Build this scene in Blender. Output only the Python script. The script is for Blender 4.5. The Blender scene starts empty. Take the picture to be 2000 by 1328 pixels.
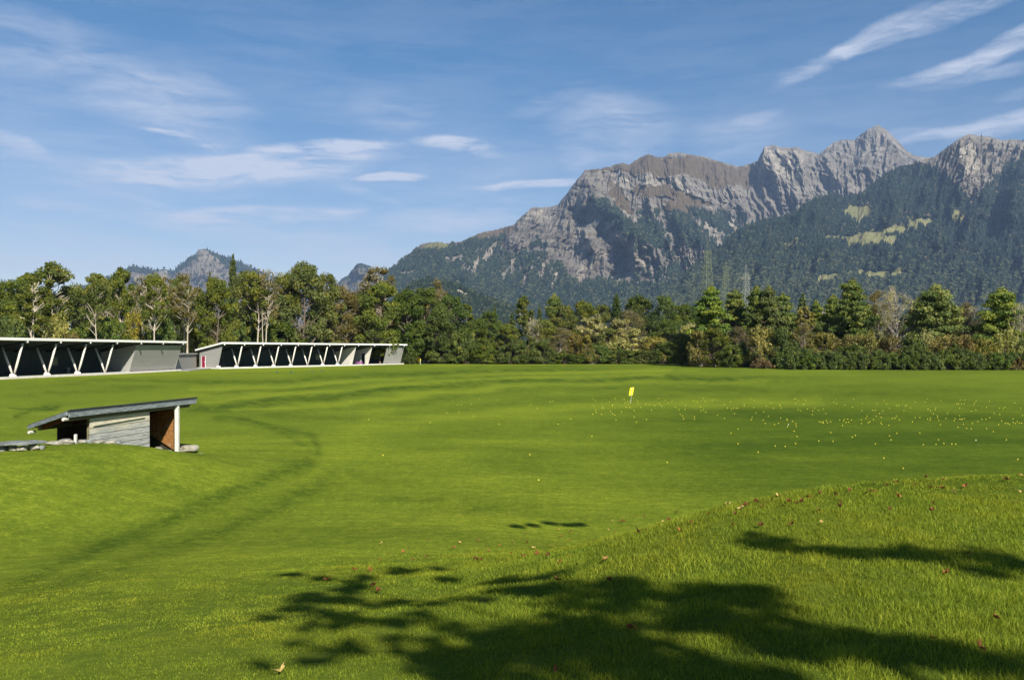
import bpy, bmesh, math, random
import numpy as np
from mathutils import Vector, Matrix, noise as mnoise
R = math.radians
sc = bpy.context.scene
col = sc.collection

# ------------------------------------------------------------------ camera, sky, sun, exposure
EYE = 3.6; F = 1667.0; HY = 684.0          # focal length and horizon, in pixels of the 2000 px wide photograph
cam = bpy.data.objects.new('camera', bpy.data.cameras.new('camera'))
col.objects.link(cam)
cam.location = (0, 0, EYE); cam.rotation_euler = (R(90), 0, 0)
cam.data.sensor_width = 36; cam.data.lens = 36 * F / 2000; cam.data.shift_y = 0.010
cam.data.clip_start = 0.1; cam.data.clip_end = 40000
sc.camera = cam
SUN_EL = R(36); SUN_AZ = R(155)            # compass angle clockwise from +Y: behind the camera and to its right
to_sun = Vector((math.sin(SUN_AZ) * math.cos(SUN_EL), math.cos(SUN_AZ) * math.cos(SUN_EL), math.sin(SUN_EL)))
sl = bpy.data.lights.new('sun', 'SUN'); sl.energy = 5.0; sl.angle = R(0.53); sl.color = (1, .93, .80)
so = bpy.data.objects.new('sun', sl); col.objects.link(so)
so.rotation_euler = (-to_sun).to_track_quat('-Z', 'Y').to_euler()
sc.view_settings.view_transform = 'Standard'; sc.view_settings.look = 'None'
sc.view_settings.exposure = 1.0; sc.view_settings.gamma = 1
SKY = 0.05
sc.cycles.use_denoising = True
sc.cycles.max_bounces = 5; sc.cycles.diffuse_bounces = 2; sc.cycles.transparent_max_bounces = 4
sc.cycles.volume_bounces = 0; sc.cycles.transmission_bounces = 2
sc.cycles.use_adaptive_sampling = True; sc.cycles.adaptive_threshold = 0.02

class NT:
    """small helper for wiring node trees"""
    def __init__(s, nt): s.t = nt; nt.nodes.clear()
    def n(s, typ, ins=None, **kw):
        n = s.t.nodes.new(typ)
        for k, v in kw.items(): setattr(n, k, v)
        for k, v in (ins or {}).items():
            sock = n.inputs[k]
            if isinstance(v, bpy.types.NodeSocket): s.t.links.new(v, sock)
            else: sock.default_value = v
        return n
    def m(s, op, a, b=0.0, c=None, clamp=False):
        ins = {0: a, 1: b}
        if c is not None: ins[2] = c
        return s.n('ShaderNodeMath', ins, operation=op, use_clamp=clamp).outputs[0]
    def noise(s, vec, scale, detail=3, rough=.55, dist=0.0):
        return s.n('ShaderNodeTexNoise', {'Vector': vec, 'Scale': scale, 'Detail': detail, 'Roughness': rough, 'Distortion': dist}).outputs['Fac']
    def mix(s, fac, a, b, mode='MIX'):
        n = s.t.nodes.new('ShaderNodeMix'); n.data_type = 'RGBA'; n.blend_type = mode
        for sock, v in ((n.inputs['Factor'], fac), (n.inputs[6], a), (n.inputs[7], b)):
            if isinstance(v, bpy.types.NodeSocket): s.t.links.new(v, sock)
            else: sock.default_value = v
        return n.outputs[2]
    def rng(s, v, a, b, c=0.0, d=1.0, smooth=False):
        return s.n('ShaderNodeMapRange', {0: v, 1: a, 2: b, 3: c, 4: d}, interpolation_type='SMOOTHSTEP' if smooth else 'LINEAR').outputs[0]

world = bpy.data.worlds.new('World'); sc.world = world; world.use_nodes = True
def build_sky():
    N = NT(world.node_tree)
    sky = N.n('ShaderNodeTexSky', sky_type='NISHITA', sun_disc=False, sun_elevation=SUN_EL, sun_rotation=SUN_AZ,
              air_density=1.0, dust_density=0.35, ozone_density=1.6, altitude=500)
    tc = N.n('ShaderNodeTexCoord').outputs['Generated']
    sep = N.n('ShaderNodeSeparateXYZ', {0: tc}).outputs
    az = N.m('ARCTAN2', sep[0], sep[1]); el = N.m('ARCSINE', sep[2])
    base = N.n('ShaderNodeCombineXYZ', {0: az, 1: el}).outputs[0]
    # ragged drift of the cirrus, in angle on the sky
    nz = N.n('ShaderNodeTexNoise', {'Vector': base, 'Scale': 9.0, 'Detail': 5.0, 'Roughness': .6}).outputs['Color']
    off = N.n('ShaderNodeVectorMath', {0: nz, 1: (.5, .5, .5)}, operation='SUBTRACT').outputs[0]
    off = N.n('ShaderNodeVectorMath', {0: off, 1: (.055, .018, 0)}, operation='MULTIPLY').outputs[0]
    p = N.n('ShaderNodeVectorMath', {0: base, 1: off}, operation='ADD').outputs[0]
    # wisps: centre x, y, half length, half width (photo pixels), tilt in degrees, strength
    W = [(1660,95,150,14,22,.78),(1760,58,190,14,14,.68),(1870,28,160,12,10,.7),(1590,130,70,7,9,.6),
         (1900,120,170,12,10,.75),(1990,84,120,16,22,.8),(1960,140,170,9,3,.55),(2000,180,60,8,5,.45),
         (1880,248,160,9,8,.75),(1990,236,120,12,9,.6),(1770,262,50,10,0,.4),
         (1200,250,130,55,-10,.5),(1140,290,60,40,-20,.45),(1470,235,60,11,5,.55),(1430,270,120,30,0,.3),(1080,195,80,14,20,.35),
         (430,335,270,24,4,1.25),(560,318,230,20,7,1.1),(640,286,150,10,5,1.5),(300,345,170,14,-3,.6),(765,346,75,7,3,1.5),
         (560,303,110,9,6,.7),(500,423,200,13,2,1.15),(640,416,80,10,6,.9),(400,440,120,12,0,.5),
         (330,258,62,4,-2,1.3),(390,270,50,6,-32,.7),(430,285,30,6,-40,.5),(440,212,55,16,8,.45),(250,170,260,50,-18,.5),
         (120,110,220,55,-12,.35),(330,235,170,20,-22,.45),(390,185,120,30,-14,.35),(30,275,55,11,-22,.85),(120,330,140,8,-20,.35),
         (890,283,78,10,-6,1.1),(940,300,50,8,-12,.45),(1030,360,120,6,3,1.1),(880,430,150,20,3,.6),(960,405,130,15,8,.45),
         (690,372,90,8,-18,.5),(150,410,220,7,-6,.4),(560,468,240,18,-4,.45),(160,500,280,32,0,.6),(700,505,200,34,0,.5),
         (480,500,140,12,0,.5),(770,215,90,28,0,.3),(210,375,120,6,-8,.35),(60,440,100,5,-7,.35),(900,340,160,40,0,.18)]
    acc = None
    for (x, y, L, w, rot, s) in W:
        u = (x - 1000) / F; v = (HY - y) / F
        a0 = math.atan(u); e0 = math.atan(v / math.sqrt(1 + u * u)); k = 1 / F / math.sqrt(1 + u * u + v * v)
        mp = N.n('ShaderNodeMapping', {0: p, 1: (a0, e0, 0), 2: (0, 0, R(rot)), 3: (L * k * 1.25, w * k * 1.7, 1)}, vector_type='TEXTURE').outputs[0]
        d = N.n('ShaderNodeVectorMath', {0: mp, 1: mp}, operation='DOT_PRODUCT').outputs['Value']
        g = N.rng(d, 1.0, 0.0, 0.0, s, True)
        acc = g if acc is None else N.m('MAXIMUM', acc, g)
    st = N.n('ShaderNodeMapping', {0: p, 2: (0, 0, R(-9)), 3: (9, 46, 1)}).outputs[0]
    streak = N.noise(st, 1.0, 7, .62, .6)
    fine = N.noise(N.n('ShaderNodeMapping', {0: p, 2: (0, 0, R(-16)), 3: (26, 150, 1)}).outputs[0], 1.0, 6, .7, .4)
    tex = N.m('ADD', N.m('MULTIPLY', streak, 1.3), N.m('MULTIPLY', fine, .45))
    dens = N.m('MULTIPLY', acc, N.rng(tex, .66, 1.12, .06, 1.35), clamp=True)
    # thin veil everywhere, thicker low down and to the left
    veil = N.noise(N.n('ShaderNodeMapping', {0: p, 2: (0, 0, R(-6)), 3: (3.2, 13, 1)}).outputs[0], 1.0, 6, .6)
    veil2 = N.noise(N.n('ShaderNodeMapping', {0: p, 2: (0, 0, R(-12)), 3: (7, 60, 1)}).outputs[0], 1.0, 6, .68, .5)
    veil = N.m('ADD', N.m('MULTIPLY', veil, .6), N.m('MULTIPLY', veil2, .42))
    veil = N.rng(veil, .44, .70, 0, .85)
    low = N.rng(el, .0, .36, 1.0, .25); left = N.rng(az, -.6, .5, 1.0, .45)
    veil = N.m('MULTIPLY', veil, N.m('MULTIPLY', low, left))
    dens = N.m('ADD', N.m('MULTIPLY', dens, .92), veil, clamp=True)
    skyc = N.mix(1.0, sky.outputs[0], N.mix(N.rng(el, .02, .33), (1.14, .96, .92, 1), (.38, .76, 1.0, 1)), 'MULTIPLY')
    c = N.mix(dens, skyc, (*CLOUD, 1))
    bg = N.n('ShaderNodeBackground', {'Color': c, 'Strength': SKY})
    out = N.n('ShaderNodeOutputWorld', {'Surface': bg.outputs[0]})
CLOUD = (6.4, 6.9, 8.2)
build_sky()

# ------------------------------------------------------------------ helpers
def tag(o, label=None, cat=None, group=None, kind=None):
    if label: o['label'] = label
    if cat: o['category'] = cat
    if group: o['group'] = group
    if kind: o['kind'] = kind
    return o
def empty(name, loc=(0, 0, 0), rz=0.0):
    o = bpy.data.objects.new(name, None); col.objects.link(o); o.location = loc; o.rotation_euler = (0, 0, rz); o.empty_display_size = .3
    return o
def link(name, me, mat=None, parent=None, loc=None, rz=None):
    o = bpy.data.objects.new(name, me); col.objects.link(o)
    if mat and not me.materials: me.materials.append(mat)
    if parent: o.parent = parent
    if loc is not None: o.location = loc
    if rz is not None: o.rotation_euler = (0, 0, rz)
    return o
def npmesh(name, V, Fc, smooth=False):
    """V (n,3), Fc (m,k) all faces with k corners"""
    me = bpy.data.meshes.new(name)
    V = np.asarray(V, np.float32); Fc = np.asarray(Fc, np.int32); k = Fc.shape[1]
    me.vertices.add(len(V)); me.vertices.foreach_set('co', V.ravel())
    me.loops.add(Fc.size); me.loops.foreach_set('vertex_index', Fc.ravel())
    me.polygons.add(len(Fc)); me.polygons.foreach_set('loop_start', np.arange(0, Fc.size, k, dtype=np.int32))
    me.update(calc_edges=True)
    me.polygons.foreach_set('use_smooth', np.full(len(Fc), smooth))
    return me
def fattr(me, name, arr, domain='POINT'):
    a = me.attributes.new(name, 'FLOAT', domain); a.data.foreach_set('value', np.asarray(arr, np.float32).ravel())
def cattr(me, name, arr, domain='POINT'):
    a = me.attributes.new(name, 'FLOAT_COLOR', domain); a.data.foreach_set('color', np.asarray(arr, np.float32).ravel())

class MB:
    """collects boxes, bars, prisms; build() links them as one mesh"""
    def __init__(s): s.v = []; s.f = []
    def add(s, vs, fs):
        b = len(s.v); s.v += [tuple(v) for v in vs]; s.f += [tuple(i + b for i in f) for f in fs]; return s
    def hexa(s, p):   # 8 points: bottom 4 ccw, top 4 ccw
        return s.add(p, [(3, 2, 1, 0), (4, 5, 6, 7), (0, 1, 5, 4), (1, 2, 6, 5), (2, 3, 7, 6), (3, 0, 4, 7)])
    def box(s, x0, x1, y0, y1, z0, z1):
        return s.hexa([(x0, y0, z0), (x1, y0, z0), (x1, y1, z0), (x0, y1, z0), (x0, y0, z1), (x1, y0, z1), (x1, y1, z1), (x0, y1, z1)])
    def bar(s, a, b, w, h=None, up=(0, 0, 1)):
        a = Vector(a); b = Vector(b); d = (b - a).normalized(); h = h or w
        u = Vector(up)
        if abs(d.dot(u)) > .98: u = Vector((1, 0, 0))
        x = d.cross(u).normalized() * w / 2; y = x.cross(d).normalized() * h / 2
        return s.hexa([a - x - y, a + x - y, a + x + y, a - x + y, b - x - y, b + x - y, b + x + y, b - x + y])
    def tube(s, pts, rad, n=6, cap=True):
        pts = [Vector(p) for p in pts]; b = len(s.v); m = len(pts)
        if not hasattr(rad, '__len__'): rad = [rad] * m
        for i, p in enumerate(pts):
            d = (pts[min(i + 1, m - 1)] - pts[max(i - 1, 0)]).normalized()
            u = Vector((0, 1, 0)) if abs(d.z) > .8 else Vector((0, 0, 1))
            x = d.cross(u).normalized(); y = d.cross(x)
            for k in range(n):
                a = 2 * math.pi * k / n; s.v.append(tuple(p + (x * math.cos(a) + y * math.sin(a)) * rad[i]))
        for i in range(m - 1):
            for k in range(n):
                k2 = (k + 1) % n; s.f.append((b + i * n + k, b + i * n + k2, b + (i + 1) * n + k2, b + (i + 1) * n + k))
        if cap: s.f.append(tuple(b + k for k in range(n))[::-1]); s.f.append(tuple(b + (m - 1) * n + k for k in range(n)))
        return s
    def prism(s, poly, ext):   # poly: 3-D points of one face, ext: vector
        n = len(poly); e = Vector(ext); p = [Vector(q) for q in poly]
        return s.add(p + [q + e for q in p], [tuple(range(n))[::-1], tuple(range(n, 2 * n))] + [(i, (i + 1) % n, n + (i + 1) % n, n + i) for i in range(n)])
    def mesh(s, name, bevel=0, smooth=False):
        me = bpy.data.meshes.new(name); me.from_pydata(s.v, [], s.f)
        bm = bmesh.new(); bm.from_mesh(me); bmesh.ops.recalc_face_normals(bm, faces=bm.faces)
        if bevel: bmesh.ops.bevel(bm, geom=list(bm.edges), offset=bevel, segments=1, affect='EDGES', clamp_overlap=True)
        bm.to_mesh(me); bm.free()
        if smooth: me.polygons.foreach_set('use_smooth', np.ones(len(me.polygons), bool))
        return me
    def build(s, name, mat, parent=None, bevel=0, smooth=False, label=None):
        o = link(name, s.mesh(name, bevel, smooth), mat, parent)
        if label: o['label'] = label
        return o

def S01(x): x = np.clip(x, 0, 1); return x * x * (3 - 2 * x)
def _h(ix, iy, seed):
    n = (ix.astype(np.int64) * 374761393 + iy.astype(np.int64) * 668265263 + seed * 1442695041) & 0xFFFFFFFF
    n = ((n ^ (n >> 13)) * 1274126177) & 0xFFFFFFFF
    n = ((n ^ (n >> 16)) * 2246822519) & 0xFFFFFFFF
    return (n ^ (n >> 15)) & 0xFFFF
def perlin(x, y, seed=0):
    x0 = np.floor(x); y0 = np.floor(y); fx = x - x0; fy = y - y0
    u = fx * fx * fx * (fx * (fx * 6 - 15) + 10); v = fy * fy * fy * (fy * (fy * 6 - 15) + 10)
    def g(ix, iy, dx, dy):
        a = _h(ix, iy, seed) * (2 * math.pi / 65536); return np.cos(a) * dx + np.sin(a) * dy
    a = g(x0, y0, fx, fy); b = g(x0 + 1, y0, fx - 1, fy); c = g(x0, y0 + 1, fx, fy - 1); d = g(x0 + 1, y0 + 1, fx - 1, fy - 1)
    return 1.5 * ((a * (1 - u) + b * u) * (1 - v) + (c * (1 - u) + d * u) * v)
def fbm(x, y, seed=0, oct=4, gain=.5):
    r = 0; a = 1; t = 0
    for i in range(oct): r = r + a * perlin(x * 2 ** i, y * 2 ** i, seed + i * 17); t += a; a *= gain
    return r / t
def ridged(x, y, seed=0, oct=4, gain=.55):
    r = 0; a = 1; t = 0; w = 1
    for i in range(oct):
        n = (1 - np.abs(perlin(x * 2 ** i, y * 2 ** i, seed + i * 17))) ** 2
        r = r + a * n * w; t += a; w = np.clip(n * 1.6, 0, 1); a *= gain
    return r / t
def polydist(px, py, pts):
    """distance and side (+ right of the direction of travel on screen) to a polyline"""
    best = np.full(px.shape, 1e9); side = np.zeros(px.shape); along = np.zeros(px.shape)
    n = len(pts) - 1
    for i in range(n):
        (x0, y0), (x1, y1) = pts[i], pts[i + 1]; dx, dy = x1 - x0, y1 - y0
        t = np.clip(((px - x0) * dx + (py - y0) * dy) / (dx * dx + dy * dy), 0, 1)
        d = np.hypot(px - x0 - t * dx, py - y0 - t * dy); m = d < best
        best = np.where(m, d, best); side = np.where(m, dx * (py - y0) - dy * (px - x0), side); along = np.where(m, (i + t) / n, along)
    return best, side, along
def inpoly(px, py, pts):
    r = np.zeros(px.shape, bool); n = len(pts)
    for i in range(n):
        x0, y0 = pts[i]; x1, y1 = pts[(i + 1) % n]
        if y0 == y1: continue
        c = ((y0 > py) != (y1 > py)) & (px < (x1 - x0) * (py - y0) / (y1 - y0) + x0); r ^= c
    return r

# ------------------------------------------------------------------ materials
def mat(name):
    m = bpy.data.materials.new(name); m.use_nodes = True; return m, NT(m.node_tree)
def out(N, sh, disp=None):
    ins = {'Surface': sh}
    N.n('ShaderNodeOutputMaterial', ins)
def bsdf(N, c, rough=.7, spec=.3, normal=None, **kw):
    ins = {'Base Color': c, 'Roughness': rough, 'Specular IOR Level': spec}
    if normal is not None: ins['Normal'] = normal
    ins.update(kw)
    return N.n('ShaderNodeBsdfPrincipled', ins).outputs[0]
def bump(N, h, strength, dist):
    return N.n('ShaderNodeBump', {'Height': h, 'Strength': strength, 'Distance': dist}).outputs[0]
def obj_c(N): return N.n('ShaderNodeTexCoord').outputs['Object']
def pos(N): return N.n('ShaderNodeNewGeometry').outputs['Position']
def plain(name, c, rough=.6, var=.12, scale=3.0, spec=.3, bmp=0.0):
    m, N = mat(name); co = obj_c(N); n = N.noise(co, scale, 5, .6)
    cc = N.mix(N.rng(n, .3, .7), (*[x * (1 - var) for x in c], 1), (*[min(1, x * (1 + var)) for x in c], 1))
    out(N, bsdf(N, cc, rough, spec, bump(N, n, bmp, .02) if bmp else None)); return m
def leafmat(name, a, b, c, trans=.35, rough=.55):
    """three leaf colours picked leaf by leaf, shifted tree by tree"""
    m, N = mat(name)
    t = N.n('ShaderNodeAttribute', attribute_name='tone').outputs['Fac']
    rnd = N.n('ShaderNodeObjectInfo').outputs['Random']
    a, b, c = [tuple(v * k for v, k in zip(w, (2.1, 2.0, .95))) for w in (a, b, c)]
    x = N.mix(N.rng(t, 0, .55), (*a, 1), (*b, 1)); x = N.mix(N.rng(t, .6, 1.0), x, (*c, 1))
    hsv = N.n('ShaderNodeHueSaturation', {'Hue': N.rng(rnd, 0, 1, .484, .506), 'Saturation': N.rng(N.m('FRACT', N.m('MULTIPLY', rnd, 7.3)), 0, 1, .82, .98),
              'Value': N.rng(N.m('FRACT', N.m('MULTIPLY', rnd, 13.7)), 0, 1, .80, 1.14), 'Color': x}).outputs[0]
    d = bsdf(N, hsv, rough, .25)
    tr = N.n('ShaderNodeBsdfTranslucent', {'Color': N.mix(1.0, hsv, (1.5, 1.35, .6, 1), 'MULTIPLY')}).outputs[0]
    out(N, N.n('ShaderNodeMixShader', {0: trans, 1: d, 2: tr}).outputs[0]); return m
def barkmat(name, a, b):
    m, N = mat(name); co = obj_c(N)
    n = N.noise(N.n('ShaderNodeMapping', {0: co, 3: (3, 3, .6)}).outputs[0], 2.0, 5, .65)
    out(N, bsdf(N, N.mix(N.rng(n, .35, .65), (*a, 1), (*b, 1)), .9, .1)); return m
# ------------------------------------------------------------------ ground
def gh(x, y):
    """height of the ground: a mound under the camera, a bank beside the shed, flat range beyond"""
    x = np.asarray(x, float); y = np.asarray(y, float)
    r = np.hypot(x, y); a = np.arctan2(x, y)
    w = S01((a + .16) / .50); w = np.where(a < -1.6, np.maximum(w, S01((-a - 1.6) / 1.2)), w)
    hl = 2.0 * (1 - S01((r - 1.0) / 19.0))
    dc = np.interp(a, [-3.2, -.1, .09, .318, .54, 1.2, 3.2], [8, 8, 8.7, 10.7, 13.6, 16, 8])
    hr = 2.0 + .012 * r * 0 - 2.0 * S01((r - (dc - 1.2)) / 8.0)
    h = hl * (1 - w) + hr * w
    h += .05 * perlin(x * .35, y * .35, 3) * S01(1.5 - r / 22) + .03 * perlin(x * .9, y * .9, 5) * S01(1.3 - r / 16)
    t = (x + 12.45) * .184 + (y - 24.0) * .983; n = (x + 12.45) * .983 - (y - 24.0) * .184      # along and across the shed
    prof = np.interp(t, [-11, -7, -2, 0, 1, 2.26, 3.92, 4.6, 5.4, 7, 9], [0, .75, 1.06, 1.0, .86, .57, .28, .06, -.09, -.05, 0])
    h += prof * S01((6.5 - n) / 5.5) * S01((n + 8.5) / 5.0)
    h += .06 * perlin(x * .03, y * .03, 9) * S01((r - 30) / 60)
    return h
def ghs(x, y): return float(gh(np.array([x]), np.array([y]))[0])
def at(px, py, hfun=True):
    """the point of the ground seen at a pixel of the 2000 px photograph"""
    u = (px - 1000) / F; v = (py - HY) / F
    if not hfun: d = EYE / v; return u * d, d
    ys = np.concatenate([np.linspace(1.5, 60, 2400), np.linspace(60, 400, 1400)])
    gap = (EYE - v * ys) - gh(u * ys, ys); k = np.argmax(gap <= 0)
    if gap[k] > 0: k = len(ys) - 1
    return u * ys[k], ys[k]

rr = [0.0, .4]
while rr[-1] < 9000: rr.append(rr[-1] * (1.0125 if rr[-1] < 260 else 1.03) if rr[-1] > 2 else rr[-1] + .2)
rr = np.array(rr[1:]); aa = np.concatenate([np.linspace(-math.pi, -.66, 46)[:-1], np.linspace(-.66, .66, 560), np.linspace(.66, math.pi, 46)[1:]])
RR, AA = np.meshgrid(rr, aa, indexing='ij'); GX = RR * np.sin(AA); GY = RR * np.cos(AA); GZ = gh(GX, GY)
nr, na = GX.shape
idx = np.arange(nr * na).reshape(nr, na)
gf = np.stack([idx[:-1, :-1], idx[:-1, 1:], idx[1:, 1:], idx[1:, :-1]], -1).reshape(-1, 4)[:, ::-1]
gv = np.stack([GX, GY, GZ], -1).reshape(-1, 3)
gv = np.vstack([gv, [[0, 0, ghs(0, .01)]]]); c0 = len(gv) - 1
gme = npmesh('ground', gv, gf, True)
fan = bmesh.new(); fan.from_mesh(gme); fan.verts.ensure_lookup_table()
for k in range(na - 1): fan.faces.new([fan.verts[c0], fan.verts[idx[0, k + 1]], fan.verts[idx[0, k]]])
for f in fan.faces: f.smooth = True
bmesh.ops.recalc_face_normals(fan, faces=fan.faces)
fan.to_mesh(gme); fan.free()
if gme.polygons[1000].normal.z < 0: gme.flip_normals()
# where the mower and the wheels went: world positions, kept as attributes of the turf
Yc = np.maximum(GY, .5); PX = 1000 + F * GX / Yc; PY = HY + F * (EYE - GZ) / Yc
front = GY > 1.5
mow = np.zeros(GX.shape); yel = np.zeros(GX.shape)
lines = [  # polyline, half width, strength
    ([(60, 748), (250, 742), (425, 748), (600, 740), (750, 733), (850, 727), (1000, 723), (1350, 720)], 4, .8),
    ([(380, 770), (550, 762), (700, 748), (850, 738), (1000, 733), (1300, 729)], 3.5, .7),
    ([(300, 800), (450, 792), (600, 778), (750, 762), (850, 752), (1000, 744), (1300, 739), (1700, 741)], 6, 1.0),
    ([(480, 812), (650, 800), (800, 786), (1000, 764), (1250, 752), (1500, 751)], 6, .7),
    ([(500, 822), (700, 818), (900, 796), (1100, 778), (1350, 768), (1700, 765), (2000, 768)], 8, .55),
    ([(800, 850), (1000, 838), (1200, 822), (1500, 812), (2000, 812)], 10, .5),
    ([(900, 905), (1200, 880), (1600, 862), (2000, 858)], 15, .45),
    ([(900, 716), (1330, 714)], 1.6, .7), ([(820, 719), (1000, 719), (1360, 717)], 1.2, .4),
    ([(0, 775), (200, 762), (330, 757)], 5, .5), ([(385, 800), (470, 804), (560, 800)], 6, .5),
    ([(400, 822), (450, 817), (500, 826), (550, 840), (600, 846), (615, 852), (620, 875), (628, 898)], 6, 1.2),
    ([(550, 840), (590, 868), (622, 893)], 5, .6),
    ([(628, 898), (590, 910), (550, 924), (475, 950), (400, 982), (300, 1030), (200, 1066), (100, 1110), (-20, 1168)], 12, 1.3),
    ([(672, 917), (640, 935), (600, 960), (550, 985), (450, 1030), (350, 1068), (250, 1098), (100, 1150), (0, 1180)], 13, 1.05),
    ([(672, 917), (700, 930), (760, 938)], 10, .5), ([(720, 982), (770, 972), (830, 978), (870, 972)], 6, .7),
    ([(880, 1000), (980, 990), (1100, 985)], 6, .4), ([(150, 945), (250, 935), (330, 950), (380, 975)], 22, .3),
    ([(22, 796), (60, 800), (118, 797)], 3, 1.3), ([(62, 797), (50, 808), (25, 816)], 3, 1.1), ([(400, 1300), (480, 1250), (560, 1215)], 14, .5),
    ([(330, 1328), (420, 1290), (520, 1255)], 12, .4)]
wx = PX + (14 - 10 * S01((PY - 790) / 30)) * perlin(PX / 50, PY / 14, 50); wy = PY + (4 * perlin(PX / 120, PY / 20, 51) + 1.6 * perlin(PX / 30, PY / 6, 52)) * S01((PY - 715) / 60) * (1.6 - 1.1 * S01((PY - 800) / 40))
PY_trk = lambda pts: pts[0][1] > 810
for pts, hw, s in lines:
    d, _, al = polydist(wx, wy, pts)
    brk = np.clip(.72 + .75 * fbm(PX / 34 + PY / 30, PY / 5 - PX / 26, 53, 3), .15, 1.3)
    hw = hw * (1.25 if len(pts) > 6 or hw > 12 else 1); fine_ = 1 - .35 * np.clip(fbm((PX - PY) / 60, (PX * .4 + PY) / 5, 54, 2) * 2, 0, 1)
    mow = np.maximum(mow, (.72 if PY_trk(pts) else 1.0) * s * brk * fine_ * np.exp(-(d / hw) ** 2) * S01(al * 9 + .15) * S01((1 - al) * 9 + .15))
fade = S01((HY + 330 - PY) / 200)
mow += .50 * fbm(PX / 330, PY / 15, 61, 4) * S01((950 - PY) / 100) + .75 * fbm(GX * .16 + GY * .1, GY * .28, 62, 4) * (1 - S01((r0 := RR) / 60))
mow += .22 * (fbm(PX / 70, PY / 9, 64, 3)) * S01((1100 - PY) / 100) + .45 * S01((PX - 950 - 1.2 * (PY - 800)) / 500) * S01((PY - 770) / 60) * S01((1000 - PY) / 60) + .22 * S01((PX - 1150) / 300) * S01((PY - 725) / 40)
light = np.zeros(GX.shape)
for pts, hw, s in [([(380, 758), (600, 752), (760, 742), (900, 733), (1300, 724)], 4, .7), ([(400, 784), (600, 768), (800, 750), (1000, 738), (1300, 733)], 4, .7), ([(450, 802), (700, 786), (850, 768), (1100, 750), (1500, 744)], 5, .6), ([(700, 835), (900, 812), (1200, 790), (1600, 785)], 9, .5), ([(850, 712), (1340, 711)], 1.6, .8), ([(640, 900), (700, 850), (740, 820)], 40, .3), ([(0, 738), (360, 728), (700, 716)], 4, .5)]:
    d, _, al = polydist(wx, wy, pts); light = np.maximum(light, s * np.exp(-(d / hw) ** 2))
mow -= .8 * light
mow *= front
yel = S01(.5 + .9 * fbm(GX * .22, GY * .14, 70, 4)) * (1 - S01((RR - 8) / 30)) * .7
for pts, hw, s in [([(0, 756), (120, 748), (240, 741), (420, 735)], 1.0, .9), ([(430, 733), (600, 726), (700, 722)], .7, .7)]:
    d, _, al = polydist(PX, PY, pts); yel = np.maximum(yel, s * np.exp(-(d / hw) ** 2) * front)
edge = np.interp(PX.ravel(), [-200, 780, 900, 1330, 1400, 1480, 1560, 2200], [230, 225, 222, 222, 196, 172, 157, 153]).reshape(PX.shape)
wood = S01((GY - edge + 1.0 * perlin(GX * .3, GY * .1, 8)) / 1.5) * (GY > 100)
z1 = lambda a: np.append(a.ravel(), 0)
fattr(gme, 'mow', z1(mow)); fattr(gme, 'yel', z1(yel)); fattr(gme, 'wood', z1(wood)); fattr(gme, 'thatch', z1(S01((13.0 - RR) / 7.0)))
def grass_cols(N, p):
    mo = N.n('ShaderNodeAttribute', attribute_name='mow').outputs['Fac']; ye = N.n('ShaderNodeAttribute', attribute_name='yel').outputs['Fac']
    return mo, ye
m_ground, N = mat('turf')
p = pos(N)
mo, ye = grass_cols(N, p)
wo = N.n('ShaderNodeAttribute', attribute_name='wood').outputs['Fac']; th = N.n('ShaderNodeAttribute', attribute_name='thatch').outputs['Fac']
dist = N.n('ShaderNodeVectorMath', {0: p}, operation='LENGTH').outputs['Value']
n1 = N.noise(p, 26, 4, .7); n2 = N.noise(p, 2.3, 5, .65); n3 = N.noise(p, .35, 4, .6)
n4 = N.noise(N.n('ShaderNodeMapping', {0: p, 2: (0, 0, R(-62)), 3: (.25, 1.6, 1)}).outputs[0], 1.4, 5, .65)
base = N.mix(N.rng(n4, .36, .66), (.150, .195, .020, 1), (.225, .272, .028, 1))
base = N.mix(N.rng(n3, .35, .7, 0, .6), base, (.180, .218, .022, 1))
base = N.mix(N.rng(n2, .35, .68, 0, .5), base, (.130, .178, .020, 1))
base = N.mix(N.m('MULTIPLY', ye, .6), base, (.250, .240, .020, 1))
n5 = N.noise(p, 3.2, 8, .86); n6 = N.noise(N.n('ShaderNodeMapping', {0: p, 2: (0, 0, R(18)), 3: (.5, 2.6, 1)}).outputs[0], 1.0, 6, .72)
n7 = N.noise(p, 11, 5, .8)
base = N.mix(N.rng(n1, .42, .66, .0, .75), base, (.055, .085, .010, 1)); base = N.mix(N.rng(n7, .46, .62, .0, .6), base, (.075, .112, .012, 1)); base = N.mix(N.rng(n7, .48, .36, .0, .6), base, (.27, .30, .035, 1))
base = N.mix(N.rng(n5, .46, .60, .0, .55), base, (.085, .122, .012, 1)); base = N.mix(N.rng(n5, .49, .38, .0, .5), base, (.25, .28, .030, 1))
base = N.mix(N.rng(n6, .42, .66, .0, .38), base, (.078, .112, .012, 1))
base = N.mix(1.0, base, (1.0, 1.02, .86, 1), 'MULTIPLY')
base = N.mix(N.rng(mo, -.25, .95), base, N.mix(1.0, base, (.36, .46, .50, 1), 'MULTIPLY')); base = N.mix(N.rng(mo, -.05, -.6, 0, .6), base, N.mix(1.0, base, (1.3, 1.22, 1.1, 1), 'MULTIPLY'))
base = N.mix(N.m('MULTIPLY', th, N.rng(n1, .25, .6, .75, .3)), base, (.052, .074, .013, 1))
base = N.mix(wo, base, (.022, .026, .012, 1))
gap = N.n('ShaderNodeTexNoise', {'Vector': p, 'Scale': 95.0, 'Detail': 2.0}).outputs['Fac']
h = N.m('ADD', N.m('MULTIPLY', n1, .6), N.m('MULTIPLY', gap, .4))
gmn = bump(N, h, .45, .03)
out(N, bsdf(N, base, .95, .02, gmn))
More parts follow.
